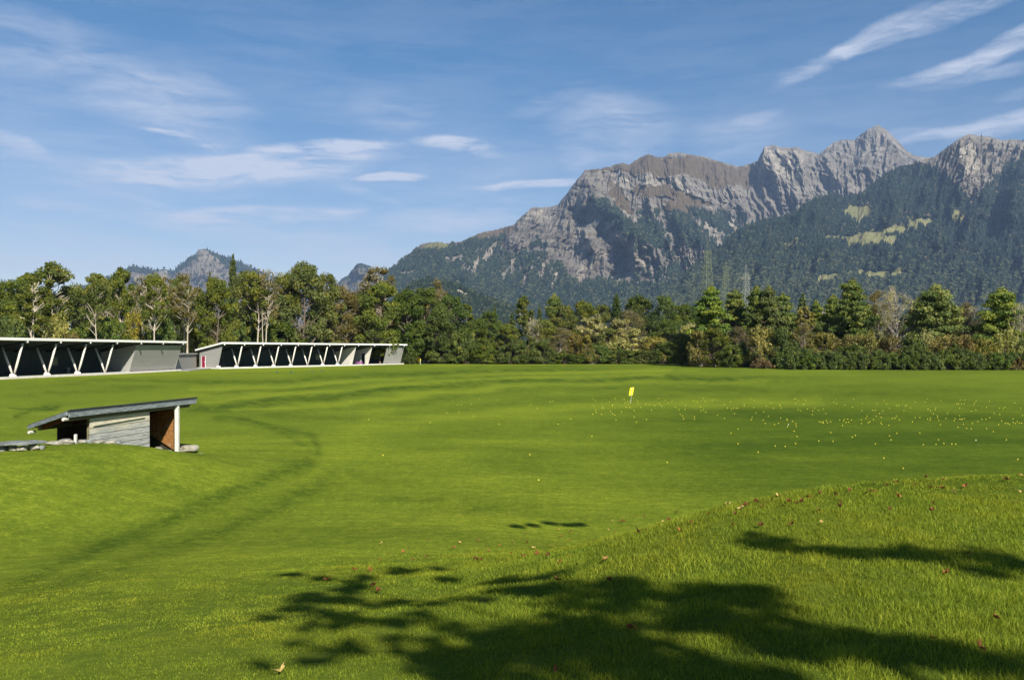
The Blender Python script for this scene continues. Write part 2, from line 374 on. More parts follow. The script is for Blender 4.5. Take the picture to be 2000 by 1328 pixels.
ground = link('ground', gme, m_ground); tag(ground, 'mown green turf of the driving range, striped and rising to a mound in front', kind='structure')

# grass blades on the mound, as far as single blades can be seen
def build_grass():
    rng = np.random.default_rng(4)
    V = []; T = []; M = []
    for r0_, r1_, dens, wd, hh in ((2.4, 6.5, 8500, .0040, .031), (6.5, 10.5, 4300, .0055, .030), (10.5, 19, 1700, .008, .026)):
        n = int(dens * .5 * 1.9 * (r1_ ** 2 - r0_ ** 2))
        r = np.sqrt(rng.uniform(r0_ ** 2, r1_ ** 2, n)); a = rng.uniform(-.95, .95, n)
        # clumps
        x = r * np.sin(a); y = r * np.cos(a)
        cl = fbm(x * 3.2, y * 3.2, 31, 3); big = fbm(x * .7, y * .7, 33, 3)
        keep = (rng.uniform(-.9, .8, n) < cl + .55) & (rng.random(n) < S01((18.5 - r) / 8.5) + .02) & ((np.abs(a) < .68) | (rng.random(n) < .5))
        x, y, cl, big = x[keep], y[keep], cl[keep], big[keep]; n = len(x)
        # longer on the right and near, shorter down the slope to the left
        lng = (.45 + .75 * S01((np.arctan2(x, y) + .35) / .55)) * (.25 + .75 * S01((17 - r[keep]) / 8))
        hgt = hh * rng.uniform(.45, 1.4, n) * np.clip(1 + .9 * cl + .4 * big, .4, 1.7) * lng
        az = rng.uniform(0, 2 * math.pi, n); lean = rng.uniform(.1, .95, n) * hgt; la = rng.uniform(0, 2 * math.pi, n)
        z = gh(x, y) - .004; w = wd * rng.uniform(.6, 1.3, n)
        bx, by = np.cos(az) * w / 2, np.sin(az) * w / 2; lx, ly = np.cos(la) * lean, np.sin(la) * lean
        P = np.stack([np.stack([x - bx, y - by, z], -1), np.stack([x + bx, y + by, z], -1),
                      np.stack([x + bx * .7 + lx * .4, y + by * .7 + ly * .4, z + hgt * .6], -1), np.stack([x - bx * .7 + lx * .4, y - by * .7 + ly * .4, z + hgt * .6], -1),
                      np.stack([x + lx, y + ly, z + hgt], -1)], 1)
        V.append(P.reshape(-1, 3))
        t = np.clip(.42 + .40 * cl + rng.normal(0, .24, n) + .30 * big, 0, 1)
        T.append(np.repeat(t, 5)); M.append(np.repeat(np.full(n, 1.0), 5))
    V = np.concatenate(V); T = np.concatenate(T); n = len(V) // 5
    b = (np.arange(n) * 5)[:, None]
    tri = np.concatenate([b + [0, 1, 2], b + [0, 2, 3], b + [3, 2, 4]], 0)
    me = npmesh('grass', V, tri); fattr(me, 'tone', T)
    m, N = mat('grass_blade'); p = pos(N)
    t = N.n('ShaderNodeAttribute', attribute_name='tone').outputs['Fac']
    c = N.mix(N.rng(t, 0, .6), (.072, .112, .012, 1), (.190, .255, .020, 1)); c = N.mix(N.rng(t, .6, 1.0), c, (.34, .36, .040, 1))
    c = N.mix(N.rng(N.noise(p, .9, 3), .42, .62, 0, .45), c, (.25, .24, .018, 1))
    d = bsdf(N, c, .6, .12); tr = N.n('ShaderNodeBsdfTranslucent', {'Color': N.mix(1.0, c, (1.3, 1.3, .6, 1), 'MULTIPLY')}).outputs[0]
    out(N, N.n('ShaderNodeMixShader', {0: .35, 1: d, 2: tr}).outputs[0])
    tag(link('grass', me, m), 'blades of mown grass on the near mound', 'grass', kind='stuff')
build_grass()

# ------------------------------------------------------------------ mountains
m_rock, N = mat('mountain_cover')
cov = N.n('ShaderNodeAttribute', attribute_name='cover')
cs = N.n('ShaderNodeSeparateColor', {0: cov.outputs['Color']}).outputs
bright = N.n('ShaderNodeAttribute', attribute_name='pale').outputs['Fac']
p = pos(N); q = N.n('ShaderNodeVectorMath', {0: p, 1: (.001, .001, .001)}, operation='MULTIPLY').outputs[0]
strat = N.noise(N.n('ShaderNodeMapping', {0: q, 2: (R(14), R(-10), 0), 3: (1.5, 1.5, 11)}).outputs[0], 2.4, 6, .68, .5)
nf = N.noise(q, 22, 5, .7); nm = N.noise(q, 5.5, 5, .6)
rock = N.mix(N.rng(strat, .38, .62), (.086, .077, .068, 1), (.190, .172, .150, 1))
rock = N.mix(N.rng(nf, .46, .70, 0, .3), rock, (.25, .225, .19, 1))
rock = N.mix(N.rng(nm, .52, .70, 0, .55), rock, (.070, .062, .038, 1))
rock = N.mix(N.m('MULTIPLY', bright, .9), rock, N.mix(N.rng(nf, .35, .65), (.25, .225, .18, 1), (.40, .36, .30, 1)))
alp = N.mix(N.rng(nf, .35, .68), (.060, .046, .027, 1), (.108, .082, .052, 1))
forest = N.mix(N.rng(nf, .35, .65), (.014, .024, .018, 1), (.036, .046, .024, 1))
mead = N.mix(N.rng(nf, .35, .65), (.115, .125, .052, 1), (.175, .160, .075, 1))
c = N.mix(cs[1], rock, alp); c = N.mix(cs[0], c, forest); c = N.mix(cs[2], c, mead)
out(N, bsdf(N, c, .95, .05, bump(N, N.noise(q, 70, 4, .7), .6, 9)))

def conifer_cover(name, P, Hs, rngseed, label, mt, slim=.2, decf=.2):
    """thousands of far-off trees as one mesh: seven-vertex spindles"""
    rng = np.random.default_rng(rngseed); n = len(P)
    ang = np.arange(5) * 2 * math.pi / 5
    a = ang[None, :] + rng.uniform(0, 6.28, n)[:, None]
    dec = rng.uniform(0, 1, n) < decf
    rad = Hs * np.where(dec, .36, slim) * rng.uniform(.8, 1.3, n); zr = np.where(dec, .5, .22) * Hs; Hs = np.where(dec, Hs * .8, Hs)
    V = np.zeros((n, 7, 3)); V[:, 0] = P; V[:, 0, 2] -= Hs * .2; V[:, 6] = P; V[:, 6, 2] += Hs
    V[:, 1:6, 0] = P[:, 0:1] + np.cos(a) * rad[:, None]; V[:, 1:6, 1] = P[:, 1:2] + np.sin(a) * rad[:, None]; V[:, 1:6, 2] = (P[:, 2] + zr)[:, None]
    b = (np.arange(n) * 7)[:, None]; k = np.arange(5)
    f = []
    for i in range(5): f.append(b + [6, 1 + i, 1 + (i + 1) % 5]); f.append(b + [0, 1 + (i + 1) % 5, 1 + i])
    me = npmesh(name, V.reshape(-1, 3), np.concatenate(f, 0)); 
    t = np.where(dec, rng.uniform(.45, 1, n), rng.uniform(0, .55, n)); fattr(me, 'tone', np.repeat(t, 7))
    tag(link(name, me, mt), label, 'forest', kind='stuff')
m_far, N = mat('far_trees')
t = N.n('ShaderNodeAttribute', attribute_name='tone').outputs['Fac']
c = N.mix(N.rng(t, 0, .55), (.009, .019, .017, 1), (.024, .036, .026, 1)); c = N.mix(N.rng(t, .5, 1), c, (.058, .066, .034, 1))
out(N, bsdf(N, c, .9, .05))

def mountain(name, label, sil, foot, Dr, Df, g, step, rows, spurs, rough, cover_fn, seed, back=1500, skew=lambda X: .3, ledges=1.0):
    sx = np.array([s[0] for s in sil], float); sy = np.array([s[1] for s in sil], float)
    xs = np.arange(sx[0], sx[-1] + .01, step)
    ysil = np.interp(xs, sx, sy) + 1.6 * fbm(xs / 12, xs * 0 + .5, seed, 4) + (2.6 * (.5 - ridged(xs / 7, xs * 0 + .3, seed + 3, 3)) if ledges > .5 else 0)
    fx = np.array([s[0] for s in foot], float); fy = np.array([s[1] for s in foot], float)
    yf = np.interp(xs, fx, fy)
    t = np.linspace(0, 1, rows) ** 1.0
    X = np.repeat(xs[None], rows, 0); Y = ysil[None] + t[:, None] * (yf - ysil)[None]; T = np.repeat(t[:, None], len(xs), 1)
    dr = np.interp(xs, [s[0] for s in Dr], [s[1] for s in Dr])[None]; df = np.interp(xs, [s[0] for s in Df], [s[1] for s in Df])[None]
    D = df + (dr - df) * (1 - T) ** g
    b = 0
    for pts, A, Wl, Wr in spurs:
        d, side, al = polydist(X + 5 * perlin(X / 17, Y / 17, seed + 8), Y + 5 * perlin(X / 17, Y / 17, seed + 9), pts)
        W = np.where(side > 0, Wl, Wr)      # side > 0: left of the line when it runs down the slope
        fall = np.clip(1 - d / W, 0, 1)
        b = b + A * fall * S01(al * 6 + .25) * (1 - .6 * S01((al - .6) / .4))
    D = D - b
    rg = rough(X, Y, T)
    wx = X + 7 * perlin(X / 45, Y / 45, seed + 20) + 2.5 * perlin(X / 13, Y / 13, seed + 22); wy = Y + 9 * perlin(X / 40, Y / 40, seed + 21)
    kx = skew(X)                                   # gullies lean one way or the other along the range
    sk = wx + kx * (wy - 420)
    n = 230 * (ridged(sk / 58, wy / 210, seed + 30, 2) - .5) + 150 * (ridged(sk / 24, wy / 95, seed + 40, 2) - .5) + 80 * (ridged(sk / 10, wy / 42, seed + 50, 2) - .5) + 48 * (ridged(sk / 4.6, wy / 15, seed + 60, 2) - .5)
    st = (wy - .20 * wx) + 3 * perlin(wx / 30, wy / 30, seed + 71)
    ledge = 20 * (np.abs(((st / 13) % 1) - .5) * 2 - .5) + 9 * (np.abs(((st / 5.1 + .3 * perlin(wx / 12, wy / 12, seed + 72)) % 1) - .5) * 2 - .5)
    D = D - rg * (n + ledge * ledges) * S01(T * 30 + .1) * (dr / 6000)
    Z = EYE + (HY - Y) / F * D; WX = (X - 1000) / F * D
    V = np.stack([WX, D, Z], -1)
    nb = 5      # the far side, falling away behind the crest
    B = []
    for k in range(nb, 0, -1):
        q = k / nb; Dk = D[0] + back * q; zk = Z[0] * (1 - q) ** 1.1 - 20 * q
        B.append(np.stack([WX[0] * Dk / D[0], Dk, zk], -1))
    V = np.concatenate([np.array(B), V], 0)
    cov, pale = cover_fn(X, Y, T)
    cov = np.concatenate([np.repeat(cov[:1], nb, 0), cov], 0); pale = np.concatenate([np.repeat(pale[:1], nb, 0), pale], 0)
    nr_, nc = V.shape[:2]; ix = np.arange(nr_ * nc).reshape(nr_, nc)
    f = np.stack([ix[:-1, :-1], ix[1:, :-1], ix[1:, 1:], ix[:-1, 1:]], -1).reshape(-1, 4)
    me = npmesh(name, V.reshape(-1, 3), f, False)
    ca = np.concatenate([cov, np.ones(cov.shape[:2] + (1,))], -1); cattr(me, 'cover', ca.reshape(-1, 4)); fattr(me, 'pale', pale)
    o = link(name, me, m_rock); tag(o, label, kind='structure')
    return X, Y, D, cov[nb:], xs
def blurmask(X, Y, polys, seed, w=5.0):
    """soft ragged mask of polygons given in photo pixels"""
    x = X + w * perlin(X / 13, Y / 11, seed) + w * .5 * perlin(X / 5, Y / 4.5, seed + 1) + w * .25 * perlin(X / 2.2, Y / 2.2, seed + 2)
    y = Y + w * perlin(X / 12, Y / 13, seed + 3) + w * .5 * perlin(X / 5, Y / 5, seed + 4) + w * .25 * perlin(X / 2.2, Y / 2.2, seed + 5)
    r = np.zeros(X.shape, bool)
    for p_ in polys: r |= inpoly(x, y, p_)
    return r.astype(float)
def plant(M, n, seed, name, label, hmin, hmax, slim=.2, decv=True):
    X, Y, D, cov, xs = M; rng = np.random.default_rng(seed)
    w = cov[..., 0] * (1 - cov[..., 2]); w = w * (Y < 648) 
    pr = (w / w.sum()).ravel(); k = rng.choice(len(pr), n, p=pr)
    i, j = np.unravel_index(k, X.shape); i = np.clip(i, 0, X.shape[0] - 2); j = np.clip(j, 0, X.shape[1] - 2)
    a = rng.random(n); b_ = rng.random(n)
    def il(A): return (A[i, j] * (1 - a) * (1 - b_) + A[i + 1, j] * a * (1 - b_) + A[i, j + 1] * (1 - a) * b_ + A[i + 1, j + 1] * a * b_)
    d = il(D); x = (il(X) - 1000) / F * d; z = EYE + (HY - il(Y)) / F * d
    conifer_cover(name, np.stack([x, d, z], -1), rng.uniform(hmin, hmax, n), seed, label, m_far, slim, np.clip((il(Y) - 450) / 260 + .35 * fbm(il(X) / 30, il(Y) / 14, 77, 3), .04, .5) if decv else .15)

silA = [(700,600),(740,552),(756,535),(782,510),(812,485),(828,475),(857,472),(880,476),(906,470),(932,457),(971,448),(1000,441),(1020,422),(1039,406),(1068,405),(1090,401),(1103,383),(1120,360),(1137,341),(1143,332),(1169,331),(1190,325),(1215,318),(1228,322),(1250,308),(1267,301),(1283,307),(1296,308),(1307,299),(1328,298),(1350,303),(1371,305),(1400,314),(1441,326),(1462,321),(1480,314),(1488,298),(1493,287),(1509,283),(1525,289),(1558,288),(1574,295),(1600,300),(1610,293),(1630,277),(1649,272),(1667,274),(1694,254),(1705,249),(1716,244),(1724,250),(1737,259),(1756,278),(1772,296),(1789,305),(1815,308),(1850,322),(1950,350)]
def roughA(X, Y, T):
    f = blurmask(X, Y, FA, 301, 3)
    top = blurmask(X, Y, GA, 302, 3)
    return 1.0 - .15 * f - .62 * top * (1 - f)
FA = [[(690,610),(740,548),(790,505),(815,492),(880,482),(935,470),(985,462),(978,482),(1000,500),(1035,490),(1052,512),(1085,512),(1110,540),(1140,552),(1175,545),(1210,552),(1240,556),(1300,552),(1335,535),(1370,552),(1390,560),(1390,640),(690,640)],
      [(1150,385),(1180,394),(1230,428),(1280,470),(1262,478),(1205,452),(1168,420)],
      [(1312,412),(1335,418),(1362,445),(1385,475),(1372,492),(1345,480),(1320,455)], [(1390,470),(1425,482),(1420,512),(1395,512),(1375,500)],
      [(1240,432),(1268,424),(1290,440),(1296,470),(1280,486),(1262,462)], [(1340,405),(1375,412),(1420,428),(1440,445),(1425,460),(1395,448)],
      [(1035,480),(1050,466),(1066,478),(1062,505),(1042,498)], [(1300,512),(1330,520),(1340,545),(1300,548)], [(1455,452),(1480,434),(1500,445),(1470,470),(1440,480)]]
GA = [[(1147,334),(1200,323),(1267,303),(1300,310),(1370,307),(1441,327),(1470,320),(1482,335),(1460,372),(1440,360),(1400,372),(1370,352),(1340,342),(1310,345),(1285,350),(1268,336),(1240,345),(1215,330),(1180,338)],
      [(1230,365),(1300,360),(1360,385),(1395,400),(1360,405),(1300,385),(1240,385)], [(1290,388),(1340,395),(1380,420),(1350,425),(1300,410)],
      [(880,476),(932,457),(1000,441),(1010,446),(985,462),(930,470)], [(1190,345),(1215,372),(1240,420),(1215,415),(1190,380)]]
PA = [[(1195,338),(1215,332),(1228,350),(1243,372),(1215,368),(1200,356)],[(1255,345),(1275,338),(1285,362),(1265,368)],[(1280,352),(1305,340),(1330,355),(1345,375),(1320,385),(1290,372)],
      [(1495,290),(1530,292),(1570,300),(1560,350),(1520,345),(1485,348),(1478,330)],[(1030,412),(1062,410),(1050,430),(1030,432)],
      [(1320,502),(1358,498),(1380,504),(1352,520),(1325,520)],[(1370,430),(1380,432),(1408,470),(1420,495),(1400,480)],[(1418,430),(1430,436),(1442,458),(1430,452)],[(780,530),(810,527),(808,540),(785,545)],[(900,525),(918,522),(922,530),(904,535)],
      [(1240,490),(1270,478),(1262,520),(1240,528)],[(1130,450),(1145,445),(1150,490),(1135,490)],[(1205,395),(1235,410),(1245,440),(1225,430)],[(955,480),(978,470),(952,512),(940,514)],[(1003,502),(1015,498),(986,545),(974,547)],[(1034,520),(1045,518),(1024,560),(1012,560)],[(1066,498),(1078,500),(1058,545),(1046,545)],[(1118,545),(1148,498),(1168,503),(1134,556)],[(1192,548),(1214,508),(1226,513),(1208,555)],[(930,500),(940,498),(925,540),(916,540)],[(1085,530),(1096,530),(1080,570),(1070,570)],[(868,505),(905,500),(900,510),(868,516)]]
MA = [[(820,486),(835,476),(860,473),(885,480),(868,492),(840,490)]]
def coverA(X, Y, T):
    f = blurmask(X, Y, FA, 11, 7); 
    patchy = (fbm(X / 9, Y / 14, 15, 4) > .14) & (Y > 412) & (X > 1236) & (X < 1470); f = np.maximum(f, patchy * .9)
    streaks = (ridged((X + .45 * Y) / 15, Y / 70, 19, 3) > .70) & (Y > 480) & (Y < 556) & (X > 900) & (X < 1420); f = np.where(streaks, 0, f)
    g = blurmask(X, Y, GA, 21, 6); pal = blurmask(X, Y, PA, 31, 5); me_ = blurmask(X, Y, MA, 41, 3)
    f = np.where(pal > 0, 0, f); pal = pal * np.clip(.38 + .9 * fbm(X / 9, Y / 12, 44, 3), .05, .8)
    return np.stack([f, g, me_], -1), pal
spA = [([(1143,334),(1150,362),(1156,386),(1195,412),(1235,448),(1275,486),(1292,520),(1310,560)], 620, 46, 150),
       ([(1120,362),(1106,410),(1092,446),(1066,480),(1045,510)], 330, 30, 40),
       ([(1137,440),(1150,470),(1168,500),(1150,540)], 300, 16, 40),
       ([(1039,406),(1022,436),(1000,470),(975,510)], 300, 26, 60),
       ([(1182,440),(1196,470),(1200,520)], 200, 14, 30), ([(1210,460),(1240,490),(1240,530)], 260, 12, 50),
       ([(1267,301),(1292,345),(1305,400),(1350,455),(1400,500),(1420,540)], 420, 60, 80),
       ([(1215,318),(1232,350),(1240,385)], 170, 22, 40), ([(1328,298),(1350,345),(1400,400),(1440,440)], 330, 50, 70),
       ([(1400,314),(1425,350),(1450,400),(1500,440)], 240, 40, 60),
       ([(1495,285),(1510,330),(1545,370),(1572,400),(1560,430)], 420, 46, 130), ([(1545,290),(1570,330),(1580,400)], 250, 30, 24),
       ([(1603,298),(1625,335),(1650,365),(1672,385)], 380, 30, 80), ([(1716,246),(1712,290),(1690,330),(1675,370)], 380, 60, 90), ([(1737,260),(1760,310),(1750,350)], 160, 26, 40),
       ([(857,472),(870,510),(860,560)], 200, 60, 70), ([(932,457),(925,500),(930,560)], 240, 50, 60), ([(880,540),(960,560),(1000,600)], 120, 40, 60),
       ([(1100,500),(1080,540),(1090,600)], 150, 50, 60)]
MAs = mountain('hills', 'grey limestone massif with brown alpine slopes and dark forest skirts', silA, [(700, 640), (2000, 640)],
    [(700,4300),(1000,5200),(1143,5600),(1500,6600),(1716,7200),(1950,7600)], [(700,2500),(1200,2700),(1950,2900)], .85, 1.35, 230, spA, roughA, coverA, 100, skew=lambda X: np.interp(X, [700, 900, 1180, 1280, 1480, 1560, 1700, 1900], [.75, .6, .35, -.1, -.35, -.25, .1, .3]))
plant(MAs, 42000, 71, 'forest', 'dark conifer forest on the lower slopes of the limestone massif', 14, 27, decv=False)

silB = [(1180,640),(1250,600),(1330,556),(1350,524),(1363,516),(1389,496),(1415,477),(1438,454),(1457,444),(1493,431),(1525,428),(1558,412),(1584,392),(1626,382),(1642,384),(1675,381),(1688,373),(1717,350),(1740,334),(1772,324),(1815,309),(1828,304),(1857,283),(1876,269),(1891,262),(1915,267),(1927,266),(1958,275),(1971,272),(2000,275),(2060,280),(2150,262),(2260,300),(2400,380)]
FB = [[(1150,660),(1330,540),(1430,450),(1584,385),(1660,370),(1740,325),(1790,318),(1830,330),(1880,372),(1900,395),(1930,360),(1960,330),(2010,300),(2400,300),(2400,660)]]
MBp = [[(1642,468),(1690,451),(1730,444),(1796,436),(1788,449),(1745,458),(1726,462),(1756,465),(1748,476),(1700,479),(1655,479)],
       [(1592,551),(1600,538),(1638,533),(1634,547),(1604,555)],[(1686,530),(1730,529),(1768,522),(1756,540),(1720,546),(1690,543)],[(1650,531),(1688,527),(1684,538),(1656,537)],[(1526,474),(1558,468),(1562,481),(1532,485)],
       [(1640,410),(1668,402),(1700,404),(1700,418),(1680,436),(1650,420)],[(1768,424),(1826,430),(1812,442),(1780,438)],[(1858,418),(1872,408),(1884,428),(1866,434)],[(1600,464),(1640,462),(1636,470)]]
def roughB(X, Y, T): return (1.35 - .10 * blurmask(X, Y, FB, 303, 3)) * (1 - .85 * S01(np.max([np.exp(-(np.hypot((X - a) / w, (Y - b) / h)) ** 4) for a, b, w, h in ((1715, 462, 90, 22), (1680, 540, 110, 14), (1670, 418, 50, 22), (1795, 434, 45, 12))], axis=0)))
def coverB(X, Y, T):
    f = blurmask(X, Y, FB, 12, 8)
    clear = (fbm(X / 24, Y / 6, 16, 4) > .27) & (Y > 395); spot = (fbm(X / 6, Y / 5, 17, 4) > .22) & (Y < 450) & (X > 1590)
    f = np.where(clear | spot, .15, f); me_ = blurmask(X, Y, MBp, 42, 5)
    g = np.where(clear | spot, .9, blurmask(X, Y, [[(1640,400),(1700,392),(1720,410),(1690,432),(1650,425)]], 22, 6))
    pal = blurmask(X, Y, [[(1990,360),(2010,360),(2010,376),(1994,374)], [(1870,290),(1900,280),(1915,330),(1890,345)]], 32, 5) * .6
    return np.stack([np.where(me_ > 0, 0, f), np.where(g > .5, .85, 0), me_], -1), pal
spB = [([(1891,262),(1880,310),(1900,350),(1915,400)], 330, 70, 34), ([(1958,272),(1935,330),(1925,390),(1920,440)], 120, 50, 20), ([(2060,280),(2000,330),(1985,400),(1990,480)], 420, 36, 90),
       ([(1828,304),(1800,350),(1760,400),(1700,450),(1640,500)], 260, 60, 120), ([(1584,392),(1560,430),(1530,480),(1500,540)], 200, 50, 70), ([(1457,444),(1440,490),(1430,560)], 160, 40, 70),
       ([(1700,450),(1660,520),(1640,600)], 120, 60, 80), ([(1850,440),(1800,500),(1780,580)], 130, 70, 70), ([(1960,470),(1930,540),(1930,600)], 120, 60, 60)]
MBs = mountain('hills', 'forested shoulder rising to a grey rock crest behind the pines, with hay meadows', silB, [(1180, 668), (2400, 668)],
    [(1180,2500),(1400,3600),(1700,4600),(1900,5200),(2400,5600)], [(1180,1900),(2400,2200)], .9, 1.5, 230, spB, roughB, coverB, 200, skew=lambda X: np.interp(X, [1200, 1600, 1900, 2200], [.6, .5, .3, .6]), ledges=.3)
plant(MBs, 60000, 72, 'forest', 'mixed forest on the hillside with hay meadows', 12, 23)

silC = [(760,600),(800,560),(840,546),(862,552),(900,562),(940,580),(985,598),(1040,622),(1100,648)]
def coverC(X, Y, T):
    pal = blurmask(X, Y, [[(888,565),(900,566),(925,582),(918,584),(895,574)]], 33, 3)
    return np.stack([1 - pal, 0 * X, 0 * X], -1), pal
MCs = mountain('hills', 'small dark wooded foothill with a pale scree patch left of the massif', silC, [(760, 668), (1100, 668)], [(760, 1900), (1100, 1700)], [(760, 1100), (1100, 1100)], .9, 1.6, 90, [], lambda X, Y, T: .3 + 0 * X, coverC, 300, back=500)
plant(MCs, 6000, 73, 'forest', 'woodland on the small foothill left of the massif', 8, 14, decv=False)

silD = [(150,560),(200,548),(235,530),(260,520),(280,523),(300,527),(330,526),(338,530),(352,517),(368,507),(382,497),(388,487),(400,486),(415,492),(430,499),(455,506),(480,517),(510,531),(560,552),(640,560)]
def coverD(X, Y, T):
    f = (fbm(X / 9, Y / 8, 18, 3) > .3) * 1.0; f = np.where((T < .09) & (X < 385) | (T < .16) & (X > 400), 1, f)
    pal = blurmask(X, Y, [[(388,489),(402,489),(425,505),(440,520),(420,535),(385,530),(370,520)], [(300,530),(325,526),(330,545),(300,545)]], 34, 3)
    f = np.where(pal > 0, f * (fbm(X / 6, Y / 9, 28, 3) > .25), f); return np.stack([f * .9, .2 + 0 * X, 0 * X], -1), pal * .3
MDs = mountain('hills', 'distant rocky peak with a slanting top seen above the trees behind the pavilions', silD, [(150, 650), (640, 650)], [(150, 7600), (640, 7600)], [(150, 5600), (640, 5600)], .8, 1.4, 110,
    [([(398,487),(392,520),(380,560)], 350, 40, 60), ([(260,517),(270,560)], 200, 30, 40)], lambda X, Y, T: .6 + 0 * X, coverD, 400)
plant(MDs, 1500, 74, 'forest', 'forest on the distant peak above the pavilions', 18, 34)
silE = [(640,570),(668,545),(680,538),(690,524),(697,515),(706,514),(722,519),(745,530),(770,545),(800,560)]
MEs = mountain('hills', 'small distant rock tooth between the trees and the massif', silE, [(640, 650), (800, 650)], [(640, 7000), (800, 7000)], [(640, 5600), (800, 5600)], .8, 1.4, 90,
    [([(700,515),(694,545)], 300, 20, 50)], lambda X, Y, T: .55 + 0 * X, lambda X, Y, T: (np.stack([((fbm(X / 8, Y / 8, 29, 3) > .05) | (T < .06)) * .9, .2 + 0 * X, 0 * X], -1), 0 * X), 500)
# ------------------------------------------------------------------ trees
L_ash = leafmat('leaf_ash', (.028, .044, .009), (.060, .078, .013), (.125, .122, .022))
L_dark = leafmat('leaf_dark', (.020, .038, .008), (.042, .068, .011), (.085, .098, .016))
L_brown = leafmat('leaf_autumn', (.044, .046, .014), (.074, .068, .022), (.120, .098, .034))
L_pale = leafmat('leaf_willow', (.085, .100, .042), (.150, .155, .080), (.240, .230, .135))
L_gold = leafmat('leaf_gold', (.060, .068, .016), (.110, .105, .026), (.175, .145, .040))
L_pine = leafmat('needle_pine', (.020, .042, .010), (.048, .076, .012), (.110, .120, .016), .2)
L_spruce = leafmat('needle_spruce', (.012, .026, .010), (.026, .042, .012), (.052, .066, .015), .15)
L_hedge = leafmat('leaf_hedge', (.018, .034, .008), (.038, .062, .010), (.078, .095, .016), .25)
L_red = leafmat('leaf_dry', (.055, .038, .022), (.085, .062, .034), (.130, .100, .055), .25)
B_pale = barkmat('bark_pale', (.30, .26, .20), (.46, .41, .33)); B_brown = barkmat('bark_brown', (.09, .07, .05), (.16, .13, .10))
B_pine = barkmat('bark_pine', (.18, .10, .06), (.30, .18, .11)); B_white = barkmat('bark_white', (.22, .19, .15), (.38, .35, .30))
B_twig = barkmat('bark_twig', (.17, .145, .115), (.27, .235, .19))

def leaves(cl, per, size, rng, name, droop=0.0, aspect=1.5, sun_bias=.25):
    """cl: list of (centre, radii, tone). Leaf-sized kites through each clump, denser in its shell."""
    V = []; T = []
    for (c, r, tone, dens) in cl:
        n = max(6, int(per * dens)); d = rng.normal(size=(n, 3)); d /= np.linalg.norm(d, axis=1)[:, None]
        rad = rng.uniform(0.25, 1.0, n) ** .55; P = np.array(c) + d * rad[:, None] * np.array(r)
        P += rng.normal(0, .10, (n, 3)) * np.mean(r)
        nrm = d + rng.normal(0, .75, (n, 3)) + np.array([0, 0, .35]); nrm /= np.linalg.norm(nrm, axis=1)[:, None]
        u = np.cross(nrm, rng.normal(size=(n, 3))); u /= np.linalg.norm(u, axis=1)[:, None]; w = np.cross(nrm, u)
        s = size * rng.uniform(.55, 1.35, n)[:, None]
        a = u * s * aspect / 2; b = w * s / 2
        V.append(np.stack([P - a, P - b * .9 + a * .1 + nrm * s * .12, P + a, P + b * .9 + a * .1 + nrm * s * .12], 1).reshape(-1, 3))
        T.append(np.repeat(np.clip(tone + rng.normal(0, .17, n), 0, 1), 4))
    V = np.concatenate(V); T = np.concatenate(T); n = len(V) // 4
    me = npmesh(name, V, np.arange(n * 4).reshape(n, 4)); fattr(me, 'tone', T); return me
def limb(mb, a, b, r0, r1, rng, sag=.12, n=5, sides=5):
    a = np.array(a, float); b = np.array(b, float); L = np.linalg.norm(b - a)
    pts = []
    off = rng.normal(0, sag * L * .5, 3)
    for i in range(n):
        t = i / (n - 1); p = a * (1 - t) + b * t + off * math.sin(math.pi * t) + (rng.normal(0, .02 * L, 3) if 0 < i < n - 1 else 0)
        pts.append(p)
    mb.tube(pts, [r0 * (1 - i / (n - 1)) + r1 * i / (n - 1) for i in range(n)], sides, cap=False); return pts
def twigs(mb, at_, rng, n, L, r=.03, up=.5, spread=1.0):
    for _ in range(n):
        d = rng.normal(0, spread, 3); d[2] = abs(d[2]) * up + rng.uniform(0, .5) * up; d /= np.linalg.norm(d) + 1e-6
        l = L * rng.uniform(.5, 1.2); mid = np.array(at_) + d * l * .5 + rng.normal(0, .06 * l, 3); e = np.array(at_) + d * l + np.array([0, 0, .1 * l])
        mb.tube([at_, mid, e], [r, r * .7, r * .3], 3, cap=False)
        for _ in range(2):
            d2 = d + rng.normal(0, .7, 3); d2 /= np.linalg.norm(d2); mb.tube([mid, mid + d2 * l * .5], [r * .6, r * .25], 3, cap=False)

